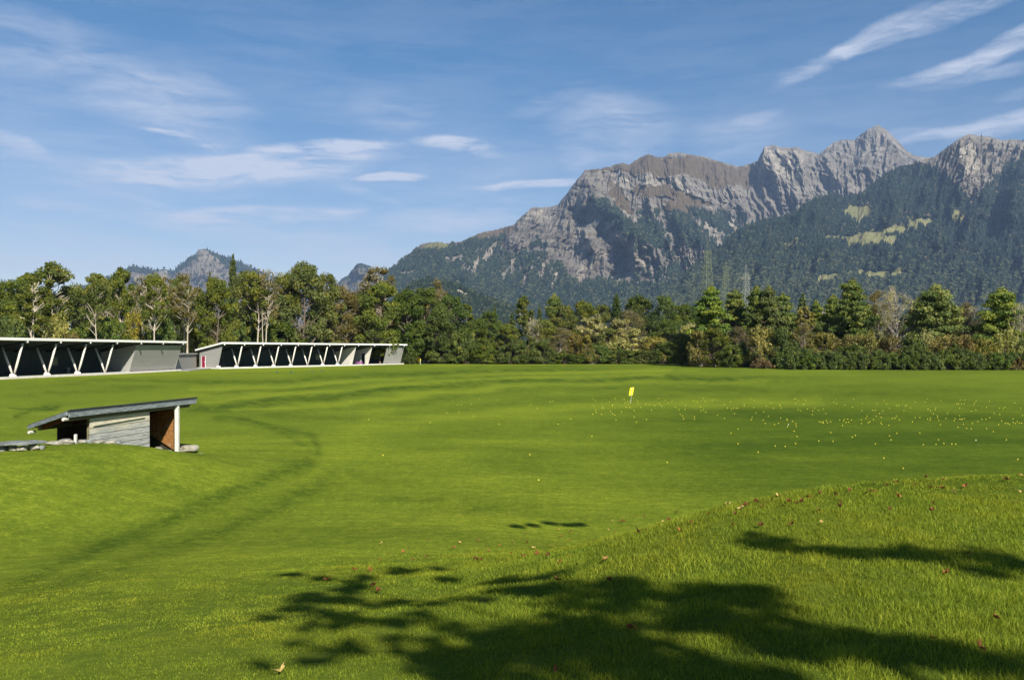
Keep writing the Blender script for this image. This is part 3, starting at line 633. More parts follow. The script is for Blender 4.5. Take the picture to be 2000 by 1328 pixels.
def broad(seed, H=16, W=9, z0=.22, nc=64, per=92, size=.42, lm=None, bm=None, stems=1, gaps=.15, top=1.0, kind='broadleaf_tree', bare=0.0, stemr=.26, flat=.0):
    """a broadleaf tree: trunk(s), limbs to every clump of an uneven crown"""
    rng = np.random.default_rng(seed); tb = MB(); tops = []
    for s in range(stems):
        x0, y0 = (rng.uniform(-.5, .5, 2) if stems > 1 else (0, 0)); lean = rng.normal(0, W * .10 if stems > 1 else W * .04, 2)
        r = stemr * (1 if s == 0 else rng.uniform(.6, .85)); ht = H * rng.uniform(.72, .86)
        pts = [(x0 + lean[0] * (t ** 1.3) + rng.normal(0, .10) * (0 < t < 1), y0 + lean[1] * (t ** 1.3), -.4 + (ht + .4) * t) for t in np.linspace(0, 1, 9)]
        tb.tube(pts, [r * (1.25 - 1.05 * t) for t in np.linspace(0, 1, 9)], 7, cap=False); tops.append(pts)
    # lobes give the crown an outline that is not a ball
    lob = [(rng.uniform(-.45, .45) * W * .5, rng.uniform(-.4, .4) * W * .5, H * rng.uniform(z0 + .18, .92)) for _ in range(5)]
    lob.append((rng.normal(0, .06) * W, 0, H * .86 * top))
    cl = []; tries = 0
    while len(cl) < nc and tries < 4000:
        tries += 1
        z = rng.uniform(z0, 1.0); th = rng.uniform(0, 2 * math.pi); zz = (z - z0) / (1 - z0)
        prof = (math.sin(math.pi * min(1, zz ** .85) * .93 + .12) ** .62) * (1 - flat * (1 - zz) * .6)
        rr_ = W * .5 * prof * math.sqrt(rng.uniform(.08, 1)); x, y, zc = rr_ * math.cos(th), rr_ * math.sin(th), z * H * .95
        dl = min(math.hypot(x - a, y - b, (zc - c) * .8) for a, b, c in lob)
        if dl > W * .40 and rng.random() < .8: continue
        if mnoise.noise(Vector((x / W * 3.2 + seed, y / W * 3.2, zc / H * 4))) < -.28 + gaps - .2: continue
        r = W * rng.uniform(.075, .14); cl.append(((x, y, zc), (r, r, r * rng.uniform(.6, .85)), rng.uniform(.12, .72), rng.uniform(.7, 1.2) * (1 if rng.random() > bare else .22)))
    for c, r, t, d in cl:
        pts = tops[rng.integers(len(tops))]; zz = min(max(c[2] - math.hypot(c[0], c[1]) * rng.uniform(.5, 1.0), H * z0 * .6), pts[-1][2] - .2)
        k = min(range(len(pts)), key=lambda i: abs(pts[i][2] - zz)); rb = .09 if bare < .3 else .065
        limb(tb, pts[k], c, rb * rng.uniform(.7, 1.2), .025, rng)
        if bare > .2 and rng.random() < .9: twigs(tb, c, rng, 7, W * .14, .018, .8)
    crown = leaves(cl, per, size, rng, 'crown')
    return kind, [('trunk', tb.mesh('trunk', smooth=True), bm), ('crown', crown, lm)]
def pine(seed, H=14, W=8, lm=None, bm=None, per=150, z0=.28, layers=10):
    rng = np.random.default_rng(seed); tb = MB(); lean = rng.normal(0, .35, 2)
    pts = [(lean[0] * t, lean[1] * t, -.4 + (H * .95 + .4) * t) for t in np.linspace(0, 1, 9)]
    tb.tube(pts, [.26 * (1.1 - t) for t in np.linspace(0, 1, 9)], 7, cap=False)
    cl = []
    for L in range(layers):
        zz = z0 + (1 - z0) * (L + rng.uniform(-.25, .25)) / layers; rad = W * .5 * min(1, 1.45 * (1 - zz) ** .62) * rng.uniform(.75, 1.1)
        nb = int(5 + 3 * (1 - zz)); a0 = rng.uniform(0, 6.28)
        for b in range(nb):
            a = a0 + b * 2 * math.pi / nb + rng.normal(0, .3); r_ = rad * rng.uniform(.45, 1.0)
            e = (lean[0] * zz + r_ * math.cos(a), lean[1] * zz + r_ * math.sin(a), H * zz + r_ * rng.uniform(.05, .28))
            s = (lean[0] * zz, lean[1] * zz, H * zz - .2); limb(tb, s, e, .07, .02, rng)
            for q in (1.0, .6, .3):
                if q < 1 and rng.random() < .25: continue
                c = [s[i] + (e[i] - s[i]) * q for i in range(3)]; rr_ = W * rng.uniform(.085, .13)
                cl.append((c, (rr_ * 1.25, rr_ * 1.25, rr_ * .42), rng.uniform(.25, .85), 1.0))
    cl.append(((lean[0], lean[1], H * .97), (W * .10, W * .10, W * .11), .8, 1.2))
    return 'pine_tree', [('trunk', tb.mesh('trunk', smooth=True), bm), ('crown', leaves(cl, int(per * 1.4), .24, rng, 'crown', aspect=2.2), lm)]
def spruce(seed, H=15, W=6, lm=None, bm=None, per=70):
    rng = np.random.default_rng(seed); tb = MB(); tb.tube([(0, 0, -.4), (0, 0, H * .5), (0, 0, H * .99)], [.24, .14, .02], 7, cap=False)
    cl = []; nl = 19
    for L in range(nl):
        zz = .10 + .88 * L / nl; rad = W * .5 * (1.03 - zz) ** .85 * rng.uniform(.85, 1.12); nb = max(4, int(9 * (1.05 - zz)) + 3); a0 = rng.uniform(0, 6.28)
        for b in range(nb):
            a = a0 + b * 6.283 / nb + rng.normal(0, .15); r_ = rad * rng.uniform(.75, 1.08)
            limb(tb, (0, 0, H * zz), (r_ * math.cos(a), r_ * math.sin(a), H * zz - r_ * .22), .04, .012, rng, n=3, sides=3)
            for q in (.95, .55):
                cl.append(((r_ * q * math.cos(a), r_ * q * math.sin(a), H * zz - r_ * q * .22), (W * .07, W * .07, W * .055), rng.uniform(.15, .75), 1.0 * (1.1 - zz * .4)))
    cl.append(((0, 0, H * .985), (.10 * W * .5, .10 * W * .5, .4), .6, .5))
    return 'spruce_tree', [('trunk', tb.mesh('trunk', smooth=True), bm), ('crown', leaves(cl, per, .26, rng, 'crown', aspect=2.0), lm)]
def bare(seed, H=14, W=7, lm=None, bm=None, per=26, kind='birch_tree', stems=1, stemr=.17, nc=80, tw=9):
    """thin, see-through tree of pale twigs with few leaves"""
    rng = np.random.default_rng(seed); tb = MB(); cl = []
    tops = []
    for s in range(stems):
        lean = rng.normal(0, W * .08, 2); x0 = rng.uniform(-.4, .4) * (stems > 1); ht = H * rng.uniform(.88, .98) * (1 if s == 0 else .86)
        pts = [(x0 + lean[0] * t + rng.normal(0, .07), lean[1] * t, -.4 + (ht + .4) * t) for t in np.linspace(0, 1, 10)]
        tb.tube(pts, [stemr * (1.15 - t) + .012 for t in np.linspace(0, 1, 10)], 6, cap=False); tops.append(pts)
    for i in range(nc):
        zz = rng.uniform(.30, .97); rad = W * .5 * (math.sin(math.pi * (zz - .2) / .85) ** .6 if zz < .95 else .25) * rng.uniform(.35, 1); a = rng.uniform(0, 6.283)
        pts = tops[rng.integers(len(tops))]; zb = max(H * .2, zz * H - rad * 1.1); k = min(range(len(pts)), key=lambda q: abs(pts[q][2] - zb))
        e = (pts[k][0] + rad * math.cos(a), rad * math.sin(a), zz * H); limb(tb, pts[k], e, .045, .016, rng, n=4, sides=4)
        twigs(tb, e, rng, tw, W * .13, .020, 1.0); twigs(tb, [(pts[k][j] + e[j]) / 2 for j in range(3)], rng, tw // 2, W * .12, .018, 1.0)
        r_ = W * rng.uniform(.06, .11); cl.append((e, (r_, r_, r_ * 1.1), rng.uniform(.3, .9), 1.0))
    return kind, [('trunk', tb.mesh('trunk', smooth=True), bm), ('crown', leaves(cl, per, .26, rng, 'crown'), lm)]
def shrub(seed, H=4, W=5, lm=None, bm=None, nc=40, per=75, size=.21, kind='shrub', up=0.0):
    rng = np.random.default_rng(seed); tb = MB(); cl = []
    for i in range(nc):
        a = rng.uniform(0, 6.283); ph = rng.uniform(0, 1) ** .8; rad = W * .5 * math.sqrt(max(0, 1 - ph ** 2.2)) * rng.uniform(.45, 1.0) + .05 * W
        c = (rad * math.cos(a), rad * math.sin(a), H * (.06 + .86 * ph * rng.uniform(.75, 1.03))); r_ = (W + H) * .5 * rng.uniform(.085, .15)
        cl.append((c, (r_, r_, r_ * (.85 + up)), rng.uniform(.1, .8), 1.0))
        if i % 2 == 0: limb(tb, (rng.normal(0, .1 * W), rng.normal(0, .1 * W), -.2), c, .05, .015, rng, n=4, sides=4)
    return kind, [('stems', tb.mesh('stems', smooth=True), bm), ('foliage', leaves(cl, per, size, rng, 'foliage'), lm)]

PROTO = {}
def add_proto(key, dims, specs): PROTO[key] = dict(dims=dims, v=specs, n=0)
add_proto('ash', (17, 9.5), [broad(s, 17, 9.5, .26, 70, 150, .29, L_ash, B_pale, stems=1 + s % 2, gaps=.25) for s in (1, 2, 3, 4)])
add_proto('tallash', (18, 9.0), [broad(s, 18, 9.0, .46, 50, 150, .29, L_ash, B_pale, stems=2, gaps=.25, stemr=.24) for s in (11, 12, 13)])
add_proto('stemtree', (17, 6), [broad(s, 17, 7, .40, 44, 120, .28, L_ash, B_pale, stems=1, gaps=.25, stemr=.20) for s in (15, 16, 17)])
add_proto('oak', (16, 11), [broad(s, 16, 11, .07, 100, 150, .32, L_dark, B_brown, gaps=.05) for s in (21, 22, 23, 24)])
add_proto('fresh', (16, 11), [broad(s, 16, 11, .10, 100, 155, .31, L_ash, B_brown, gaps=.08) for s in (25, 26, 27)])
add_proto('autumn', (15, 10), [broad(s, 15, 10, .10, 90, 110, .26, L_brown, B_twig, gaps=.05, bare=.45) for s in (31, 32)])
add_proto('halfbare', (17, 7.5), [broad(s, 17, 7.5, .48, 52, 84, .25, L_brown, B_pale, stems=2, gaps=.1, bare=.4, stemr=.15) for s in (41, 42, 43)])
add_proto('wispy', (13, 6), [bare(s, 13, 6, L_gold, B_twig, per=42, kind='aspen_tree', nc=70, tw=7) for s in (51, 52)])
add_proto('birch', (13, 8), [bare(s, 13, 8, L_pale, B_white, per=12, nc=56, tw=6) for s in (61, 62)])
add_proto('willow', (10, 6), [broad(s, 10, 6, .04, 70, 96, .30, L_pale, B_twig, gaps=0, kind='willow_tree', stems=2, stemr=.13, bare=.25) for s in (71, 72, 73)])
add_proto('golden', (11, 5), [broad(s, 11, 5, .04, 66, 84, .30, L_gold, B_twig, gaps=0, kind='aspen_tree', stemr=.13, bare=.2) for s in (75, 76)])
add_proto('poplar', (13, 4.2), [broad(s, 13, 4.2, .10, 60, 84, .30, L_ash, B_pale, gaps=.1, kind='poplar_tree', stemr=.16) for s in (78, 79)])
add_proto('pine', (14, 8.5), [pine(s, 14, 8.5, L_pine, B_pine) for s in (81, 82, 83)])
add_proto('bigpine', (14, 11), [pine(s, 14, 11, L_pine, B_pine, per=190, z0=.08, layers=12) for s in (84, 85)])
add_proto('spruce', (15, 6), [spruce(s, 15, 6, L_spruce, B_brown) for s in (91, 92)])
add_proto('larch', (15, 9.5), [pine(s, 15, 9.5, L_pine, B_brown, per=170, z0=.10, layers=14) for s in (94, 95)])
add_proto('bush', (5, 6), [shrub(s, 5, 6, L_dark, B_brown, 56, 130) for s in (101, 102, 103)])
add_proto('palebush', (5, 5), [shrub(s, 5, 5, L_pale, B_twig, 44, 70, up=.4) for s in (105, 106)])
add_proto('goldbush', (5, 5), [shrub(s, 5, 5, L_gold, B_twig, 44, 70, up=.2) for s in (107, 108)])
add_proto('brownbush', (5, 5), [shrub(s, 5, 5, L_brown, B_twig, 44, 70, up=.3) for s in (109, 110)])
add_proto('hedge', (3.4, 5), [shrub(s, 3.4, 5, L_hedge, B_brown, 60, 100, .20, 'hedge_shrub') for s in (111, 112, 113)])
add_proto('dry', (1.6, 3), [shrub(s, 1.6, 3, L_red, B_twig, 30, 70, .16, 'dry_shrub', up=.8) for s in (115,)])
LOOK = dict(ash='olive green tree', tallash='tall bare-trunked tree', stemtree='slim pale-stemmed tree', oak='dense dark tree', fresh='full green tree', autumn='twiggy brownish tree', halfbare='half bare pale-stemmed tree', wispy='see-through golden tree',
            birch='nearly leafless grey birch', willow='pale silvery willow', golden='slim yellowish aspen', poplar='narrow light poplar', pine='flat-layered pine', bigpine='broad low-branched pine', spruce='dark pointed spruce', larch='bright green conifer',
            bush='dark rounded bush', palebush='pale grey bush', goldbush='yellow green bush', brownbush='brownish bush', hedge='low hedge shrub', dry='reddish dry shrub')
CATS = dict(wispy='tree', bush='bush', palebush='bush', goldbush='bush', brownbush='bush', hedge='hedge', dry='bush')
ORD = ['first', 'second', 'third', 'fourth', 'fifth', 'sixth', 'seventh', 'eighth', 'ninth', 'tenth', 'eleventh', 'twelfth', 'thirteenth', 'fourteenth', 'fifteenth', 'sixteenth', 'seventeenth', 'eighteenth', 'nineteenth',
       'twentieth', 'twenty-first', 'twenty-second', 'twenty-third', 'twenty-fourth', 'twenty-fifth', 'twenty-sixth', 'twenty-seventh', 'twenty-eighth', 'twenty-ninth', 'thirtieth', 'thirty-first', 'thirty-second', 'thirty-third', 'thirty-fourth']
ORD += [w for w in ('thirty-fifth', 'thirty-sixth', 'thirty-seventh', 'thirty-eighth', 'thirty-ninth', 'fortieth', 'forty-first', 'forty-second', 'forty-third', 'forty-fourth', 'forty-fifth', 'forty-sixth', 'forty-seventh', 'forty-eighth', 'forty-ninth', 'fiftieth')]
rt = random.Random(5)
def put_tree(key, px, ytop, wpx, D, label, group, flat=False):
    P = PROTO[key]; k = P['n'] % len(P['v']); P['n'] += 1; kind, parts = P['v'][k]
    x = (px - 1000) / F * D; z = ghs(x, D); H = (EYE - z) + (HY - ytop) / F * D; W = wpx / F * D
    root = empty(kind, (x, D, z), rt.uniform(0, 6.28)); sx = W / P['dims'][1]; sz = H / P['dims'][0]
    root.scale = (sx, sx, sz)
    tag(root, label, CATS.get(key, 'tree'), group)
    for nm, me, mt in parts: link(nm, me, mt, root)
    return root
def row(entries, where, group):
    entries = sorted(entries, key=lambda e: e[1]); cnt = {}; tot = {}
    seen_ = lambda e: -e[3] / 2 < e[1] < 2000 + e[3] / 2
    for e in entries: tot[e[0]] = tot.get(e[0], 0) + seen_(e)
    nout = {}
    for (key, px, ytop, w, D) in entries:
        if not seen_((key, px, ytop, w, D)):
            sd = 'left' if px < 0 else 'right'; k_ = (key, sd); nout[k_] = nout.get(k_, 0) + 1
            put_tree(key, px, ytop, w, D, f"{LOOK[key]} {where}, past the {sd} edge" if nout[k_] == 1 else f"{LOOK[key]} {where}, {ORD[nout[k_] - 1]} past the {sd} edge", group); continue
        i = cnt.get(key, 0); cnt[key] = i + 1
        lb = f"{LOOK[key]} {where}" if tot[key] == 1 else f"{LOOK[key]}, {ORD[i]} from the left {where}"
        put_tree(key, px, ytop, w, D, lb, group)

row([('fresh', -100, 530, 110, 170), ('ash', -190, 520, 110, 172), ('oak', -280, 540, 120, 170), ('oak', -50, 560, 90, 190), ('ash', -25, 540, 95, 178), ('tallash', 62, 524, 100, 160), ('tallash', 112, 509, 112, 165), ('ash', 165, 535, 64, 176), ('tallash', 188, 530, 62, 158), ('ash', 236, 517, 72, 176), ('halfbare', 283, 525, 52, 164),
     ('halfbare', 318, 532, 60, 170), ('halfbare', 362, 529, 72, 166), ('ash', 342, 538, 50, 188), ('fresh', 422, 542, 88, 176), ('fresh', 482, 526, 84, 192), ('halfbare', 516, 513, 66, 188), ('fresh', 556, 530, 70, 205),
     ('fresh', 592, 512, 112, 204), ('fresh', 640, 532, 70, 212), ('autumn', 668, 556, 104, 216), ('ash', 700, 560, 80, 222), ('halfbare', 737, 514, 84, 228), ('fresh', 742, 548, 96, 214), ('oak', 792, 560, 80, 222),
     ('halfbare', 848, 543, 66, 245), ('oak', 832, 560, 96, 230), ('oak', 884, 572, 78, 233), ('oak', 10, 545, 70, 185), ('halfbare', 205, 548, 50, 186), ('ash', 300, 530, 50, 194)],
    'in the tall row behind pavilions', 'tall trees behind the two pavilions')
row([('spruce', 455, 499, 44, 240), ('spruce', 410, 533, 34, 230), ('oak', 140, 560, 90, 200), ('oak', 262, 565, 80, 205), ('oak', 30, 570, 90, 205), ('oak', 330, 580, 80, 210), ('oak', 390, 570, 80, 215), ('oak', 90, 575, 80, 210), ('oak', 205, 575, 80, 212),
     ('oak', 520, 560, 90, 235), ('oak', 700, 570, 90, 250), ('oak', 800, 580, 90, 255)],
    'in the rearmost row behind pavilions', 'second row of trees behind the pavilions')
row([('stemtree', 66, 532, 58, 147), ('stemtree', 189, 536, 50, 149), ('stemtree', 301, 529, 50, 153), ('stemtree', 359, 531, 50, 174), ('stemtree', 503, 524, 56, 188)],
    'in front of the tall row', 'slim stems in front of the tall row')
row([('bush', 20, 616, 70, 154), ('palebush', 110, 612, 60, 156), ('bush', 165, 618, 64, 158), ('ash', 92, 600, 50, 160), ('bush', 218, 612, 66, 156), ('goldbush', 262, 600, 52, 160), ('bush', 312, 606, 64, 160), ('palebush', 366, 625, 44, 180),
     ('goldbush', 405, 615, 50, 182), ('bush', 450, 600, 70, 186), ('bush', 548, 625, 84, 200), ('bush', 500, 620, 60, 194), ('brownbush', 140, 640, 40, 150), ('bush', 585, 640, 40, 206), ('brownbush', 385, 640, 40, 186), ('bush', -15, 610, 50, 150)],
    'just behind the pavilion roofs', 'undergrowth behind the pavilion roofs')
row([('golden', 611, 614, 52, 216), ('willow', 645, 622, 60, 219), ('willow', 672, 612, 50, 226), ('golden', 712, 606, 40, 228), ('willow', 694, 596, 60, 234), ('willow', 740, 590, 64, 236), ('wispy', 768, 588, 50, 238), ('willow', 660, 632, 60, 217), ('willow', 720, 628, 60, 224),
     ('wispy', 792, 606, 44, 236), ('golden', 806, 635, 46, 232), ('goldbush', 800, 668, 44, 227)], 'behind the far pavilion', 'pale willows and aspens behind the far pavilion')
row([('oak', 858, 600, 80, 226), ('bush', 905, 640, 60, 224), ('poplar', 912, 588, 34, 238), ('oak', 958, 606, 60, 236), ('spruce', 966, 596, 22, 262), ('fresh', 990, 632, 64, 228), ('poplar', 1021, 572, 38, 232), ('poplar', 1036, 600, 30, 228), ('spruce', 1054, 597, 26, 262),
     ('larch', 1080, 578, 52, 246), ('birch', 1043, 620, 44, 226), ('fresh', 1060, 624, 62, 228), ('fresh', 1104, 594, 62, 244), ('autumn', 1095, 640, 66, 227), ('willow', 1160, 608, 66, 230), ('fresh', 1140, 588, 76, 246), ('fresh', 1178, 594, 60, 252),
     ('spruce', 1204, 574, 48, 250), ('oak', 1248, 573, 84, 250), ('oak', 1297, 576, 70, 246), ('autumn', 1230, 605, 70, 236), ('willow', 1212, 618, 56, 233), ('fresh', 1185, 640, 70, 228), ('willow', 1238, 640, 60, 226), ('golden', 1146, 652, 26, 224),
     ('oak', 1335, 592, 56, 238), ('goldbush', 1280, 652, 60, 224), ('oak', 1310, 622, 66, 232), ('oak', 930, 622, 66, 229), ('brownbush', 1130, 644, 60, 228), ('willow', 1352, 622, 60, 216), ('oak', 1360, 600, 50, 236), ('spruce', 1000, 612, 30, 256)],
    'in the middle wood edge', 'trees of the wood edge beyond the middle of the range')
row([('bush', 945, 668, 60, 223), ('bush', 1000, 662, 66, 223), ('bush', 1055, 664, 60, 223), ('bush', 1102, 684, 50, 222), ('bush', 1170, 672, 60, 223), ('bush', 1215, 676, 64, 222), ('bush', 1262, 680, 50, 222), ('bush', 1300, 668, 70, 222), ('palebush', 1205, 655, 60, 225), ('bush', 1345, 680, 60, 220), ('bush', 900, 670, 60, 224),
     ('brownbush', 1152, 676, 40, 222), ('bush', 862, 672, 60, 224), ('bush', 1130, 690, 44, 221.5), ('bush', 1030, 690, 44, 221.5), ('bush', 975, 690, 44, 221.5)], 'at the far turf edge', 'bushes at the far edge of the turf')
row([('pine', 1386, 563, 84, 192), ('pine', 1432, 570, 66, 194), ('pine', 1474, 563, 60, 188), ('pine', 1503, 563, 70, 186), ('pine', 1534, 576, 66, 190), ('spruce', 1568, 575, 50, 214), ('pine', 1596, 590, 44, 210), ('golden', 1572, 596, 50, 178), ('pine', 1626, 580, 58, 190),
     ('larch', 1664, 551, 84, 180), ('autumn', 1716, 566, 62, 184), ('birch', 1756, 563, 86, 176), ('birch', 1735, 562, 60, 192), ('bigpine', 1828, 562, 112, 174), ('autumn', 1885, 590, 62, 180), ('birch', 1900, 600, 56, 176), ('bigpine', 1950, 569, 104, 170), ('birch', 1996, 590, 52, 166),
     ('fresh', 2030, 570, 70, 172), ('bigpine', 1790, 588, 60, 182), ('oak', 1545, 610, 60, 204), ('oak', 1700, 600, 60, 200), ('oak', 1780, 610, 70, 198), ('fresh', 1855, 600, 60, 186), ('oak', 1605, 625, 50, 200), ('oak', 2000, 600, 60, 190), ('oak', 1905, 620, 60, 190), ('oak', 1440, 600, 70, 215), ('oak', 1500, 600, 60, 215), ('bigpine', 2100, 575, 90, 172), ('fresh', 2160, 565, 80, 168), ('oak', 2060, 600, 70, 182), ('autumn', 2215, 580, 70, 172), ('fresh', 2275, 560, 90, 170), ('oak', 2340, 570, 90, 172), ('oak', 2130, 600, 70, 185), ('oak', 2240, 600, 80, 186)],
    'in the right pine group', 'pines and mixed trees of the right wood edge')
row([('fresh', 1395, 640, 66, 178), ('goldbush', 1370, 640, 60, 190), ('autumn', 1440, 638, 60, 178), ('goldbush', 1485, 630, 62, 172), ('bush', 1525, 640, 60, 170), ('autumn', 1568, 632, 50, 168), ('goldbush', 1610, 644, 60, 166), ('brownbush', 1650, 646, 60, 165), ('goldbush', 1690, 642, 60, 164),
     ('brownbush', 1738, 650, 60, 163), ('bush', 1780, 655, 62, 162), ('palebush', 1808, 640, 50, 166), ('goldbush', 1835, 650, 66, 163), ('brownbush', 1880, 645, 62, 163), ('goldbush', 1922, 655, 50, 162), ('palebush', 1968, 640, 60, 162), ('bush', 2010, 650, 60, 162), ('fresh', 1330, 650, 60, 200), ('willow', 1345, 632, 50, 206),
     ('golden', 1330, 660, 40, 205), ('bush', 1435, 665, 66, 176), ('bush', 1560, 668, 60, 165), ('bush', 1660, 668, 60, 162), ('bush', 1870, 670, 60, 160)],
    'between pines and right hedge', 'mixed bushes in front of the pines')
hg = []
for i, x in enumerate(range(1552, 2360, 21)): hg.append(('hedge', x + rt.uniform(-4, 4), 685 + rt.uniform(-3, 5), 44, 157.5 - (x - 1552) * .006 + rt.uniform(-.6, .6)))
for x in (1360, 1398, 1430, 1468, 1500, 1530): hg.append(('hedge', x, 684 + rt.uniform(-3, 4), 44, float(np.interp(x, [1330, 1400, 1480, 1560], [221, 198, 173, 158.5])) + 2))
row(hg, 'along the right turf edge', 'hedge along the right edge of the turf')
row([('dry', 1394, 706, 34, 190), ('dry', 1418, 705, 34, 184), ('dry', 1440, 706, 26, 178), ('dry', 1482, 701, 30, 168), ('dry', 1500, 704, 24, 165), ('dry', 1985, 700, 30, 153.5)], 'at the hedge foot', 'reddish dry shrubs at the foot of the hedge')
row([('bush', 797, 692, 26, 219)], 'beside the right end of the far pavilion', None)

# the broad tree behind the camera whose branches shade the near mound
def shade_tree():
    rng = np.random.default_rng(9); tb = MB(); cl = []
    base = np.array([8.5, -10.5]); zb = ghs(*base)
    root = empty('broadleaf_tree', (base[0], base[1], zb)); tag(root, 'large broadleaf tree behind the camera shading the near turf', 'tree')
    s = np.array(to_sun)
    def occ(px, py, h):     # the point h metres up the sun's ray from the turf at a pixel
        x, y = at(px, py); g = np.array([x, y, ghs(x, y)]); return g + s * (h / s[2])
    trunk = [np.array([base[0], base[1], zb - .3]), np.array([base[0] - .3, base[1] + .2, zb + 3]), np.array([base[0] - .9, base[1] + .5, zb + 6.5]), np.array([base[0] - 1.2, base[1] + .8, zb + 11])]
    tb.tube(trunk, [.5, .4, .3, .1], 9, cap=False)
    spots = [  # pixel of the shade, height of the leaves, radius, fullness
        (1100,1235,7,.34,1),(1180,1225,7.2,.36,1),(1040,1250,7,.30,1),(1120,1290,7.2,.40,1.2),(1020,1300,7,.36,1.2),(940,1250,6.8,.22,.9),(950,1310,7,.34,1.1),(1200,1300,7.4,.42,1.2),(1290,1310,7.4,.36,1.1),(1180,1150,7,.26,1),(1240,1165,7,.28,1),
        (1060,1140,7.2,.30,.9),(1000,1138,7.2,.22,.8),(1320,1185,7,.36,1.1),(1400,1180,7,.34,1),(1450,1160,7,.26,.9),(1260,1200,7,.36,1.1),(1240,1250,7,.26,.9),(1350,1220,7.2,.22,.8),(880,1290,7,.24,.8),(900,1318,7,.24,.9),
        (1540,1068,7.4,.28,1),(1600,1072,7.4,.24,1),(1470,1064,7.4,.20,.8),(1700,1080,7.4,.22,.7),(1860,1092,7.6,.30,1),(1930,1096,7.6,.34,1),(1985,1104,7.6,.34,1),(1800,1088,7.6,.20,.7),
        (1500,1240,7,.24,1),(1560,1250,7,.22,.9),(1620,1258,7,.22,.9),(1700,1268,7,.2,.9),(1780,1280,7,.22,.9),(1880,1296,7,.24,1),(1960,1306,7,.24,1),(1380,1320,7.6,.36,1.1),(1460,1322,7.6,.30,1),(1120,1180,7,.26,.8),
        (575,1122,8,.16,.7),(640,1128,8,.16,.7),(680,1148,8,.20,.9),(610,1170,8,.20,.9),(655,1178,8,.18,.8),(575,1192,8,.15,.7),(745,1184,8,.24,1),(590,1212,8,.24,.9),(670,1208,8,.22,1),(780,1115,8,.20,.9),(700,1132,8,.18,.9),(640,1270,8,.22,.9),(610,1290,8,.14,.7),
        (820,1206,7.8,.22,.9),(850,1175,7.8,.20,.7),(860,1115,8,.12,.5),(530,1208,8,.10,.6),(740,1215,8,.14,.5),(870,1132,8,.12,.6),(790,1250,7.8,.16,.6)]
    for (px, py, h, r, d) in spots:
        c = occ(px, py, h) - np.array([base[0], base[1], zb])
        for q in range(4):
            rq = r * rng.uniform(.38, .72); cl.append((c + rng.normal(0, .55, 3) * r * np.array([1, 1, .6]), (rq, rq, rq * .7), rng.uniform(.2, .6), d * (.16 if px < 870 else .26) * (rq / r) ** 1.5 * 2.2))
    # boughs: their shade is the long dark streaks on the right
    streaks = [([(1190,1178),(1330,1205),(1480,1240),(1640,1262),(1800,1285),(2010,1312)], 7.0, .06), ([(1200,1160),(1320,1170),(1450,1178)], 7.0, .05), ([(930,1215),(1100,1240),(1300,1256)], 7.0, .06), ([(1440,1062),(1600,1074),(1800,1088),(2010,1108)], 7.5, .012),
               ([(560,1118),(680,1140),(820,1175),(950,1200)], 7.8, .022), ([(580,1205),(700,1212),(850,1214),(960,1230)], 7.8, .022), ([(900,1300),(1100,1292),(1300,1315)], 7.1, .05)]
    offs = np.array([base[0], base[1], zb])
    for pts, h, r in streaks:
        P = [occ(x, y, h) for x, y in pts]; tb.tube([p for p in P], [r * (.45 + .55 * i / (len(P) - 1)) for i in range(len(P))], 6, cap=True)
        k = 2 if h > 7.2 else 1
        limb(tb, trunk[k] + (trunk[k + 1] - trunk[k]) * .5, P[-1], .10, r, rng, .06)
    for (px, py, d) in ((1040, 1026, 9.0), (1075, 1022, 9.0), (1110, 1026, 9.0), (1010, 1028, 9), (1130, 1024, 9)):
        c = occ(px, py, d); cl.append((c - offs, (.16, .16, .12), .4, .7))
    for i in range(130):       # the rest of the crown, out over the slope behind
        a = rng.uniform(0, 6.283); ph = rng.uniform(.0, 1); rad = 5.2 * math.sqrt(1 - (ph - .35) ** 2) * rng.uniform(.4, 1)
        c = np.array([2.0 + rad * math.cos(a), -3.0 + rad * math.sin(a), 7.5 + 6 * ph])
        w = c + offs; g = w - s * ((w[2] - 1.5) / s[2])         # keep it from shading the view in front
        if g[1] > 1.6 and abs(g[0]) < g[1] * .75 + 1: continue
        cl.append((c, (.8, .8, .6), rng.uniform(.1, .7), 1.5)); limb(tb, trunk[3], w, .06, .02, rng)
    t = MB(); t.v = [tuple(np.array(v) - offs) for v in tb.v]; t.f = tb.f
    t.build('trunk', B_brown, root, smooth=True)
    link('crown', leaves(cl, 130, .10, rng, 'crown', aspect=1.5), L_ash, root)
shade_tree()
# ------------------------------------------------------------------ pavilions
def boards(name, c, pitch=.16, axis=2, dark=.45):
    """painted boards: grooves across one axis, in the board's own colour"""
    m, N = mat(name); co = obj_c(N); z = N.n('ShaderNodeSeparateXYZ', {0: co}).outputs[axis]
    fr = N.m('FRACT', N.m('DIVIDE', z, pitch)); g = N.m('MULTIPLY', N.rng(fr, .0, .10), N.rng(fr, 1.0, .90))
    idx_ = N.m('FLOOR', N.m('DIVIDE', z, pitch)); rv = N.n('ShaderNodeTexWhiteNoise', {'W': idx_}, noise_dimensions='1D').outputs[0]
    n = N.noise(N.n('ShaderNodeMapping', {0: co, 3: (.7, .7, 6) if axis == 2 else (6, 6, .7)}).outputs[0], 1.6, 5, .65)
    cc = N.mix(N.rng(n, .3, .7), (*[x * .86 for x in c], 1), (*[x * 1.12 for x in c], 1)); cc = N.mix(N.m('MULTIPLY', rv, .22), cc, (*[x * .7 for x in c], 1))
    cc = N.mix(g, (*[x * dark for x in c], 1), cc)
    out(N, bsdf(N, cc, .75, .2, bump(N, g, .7, .02))); return m
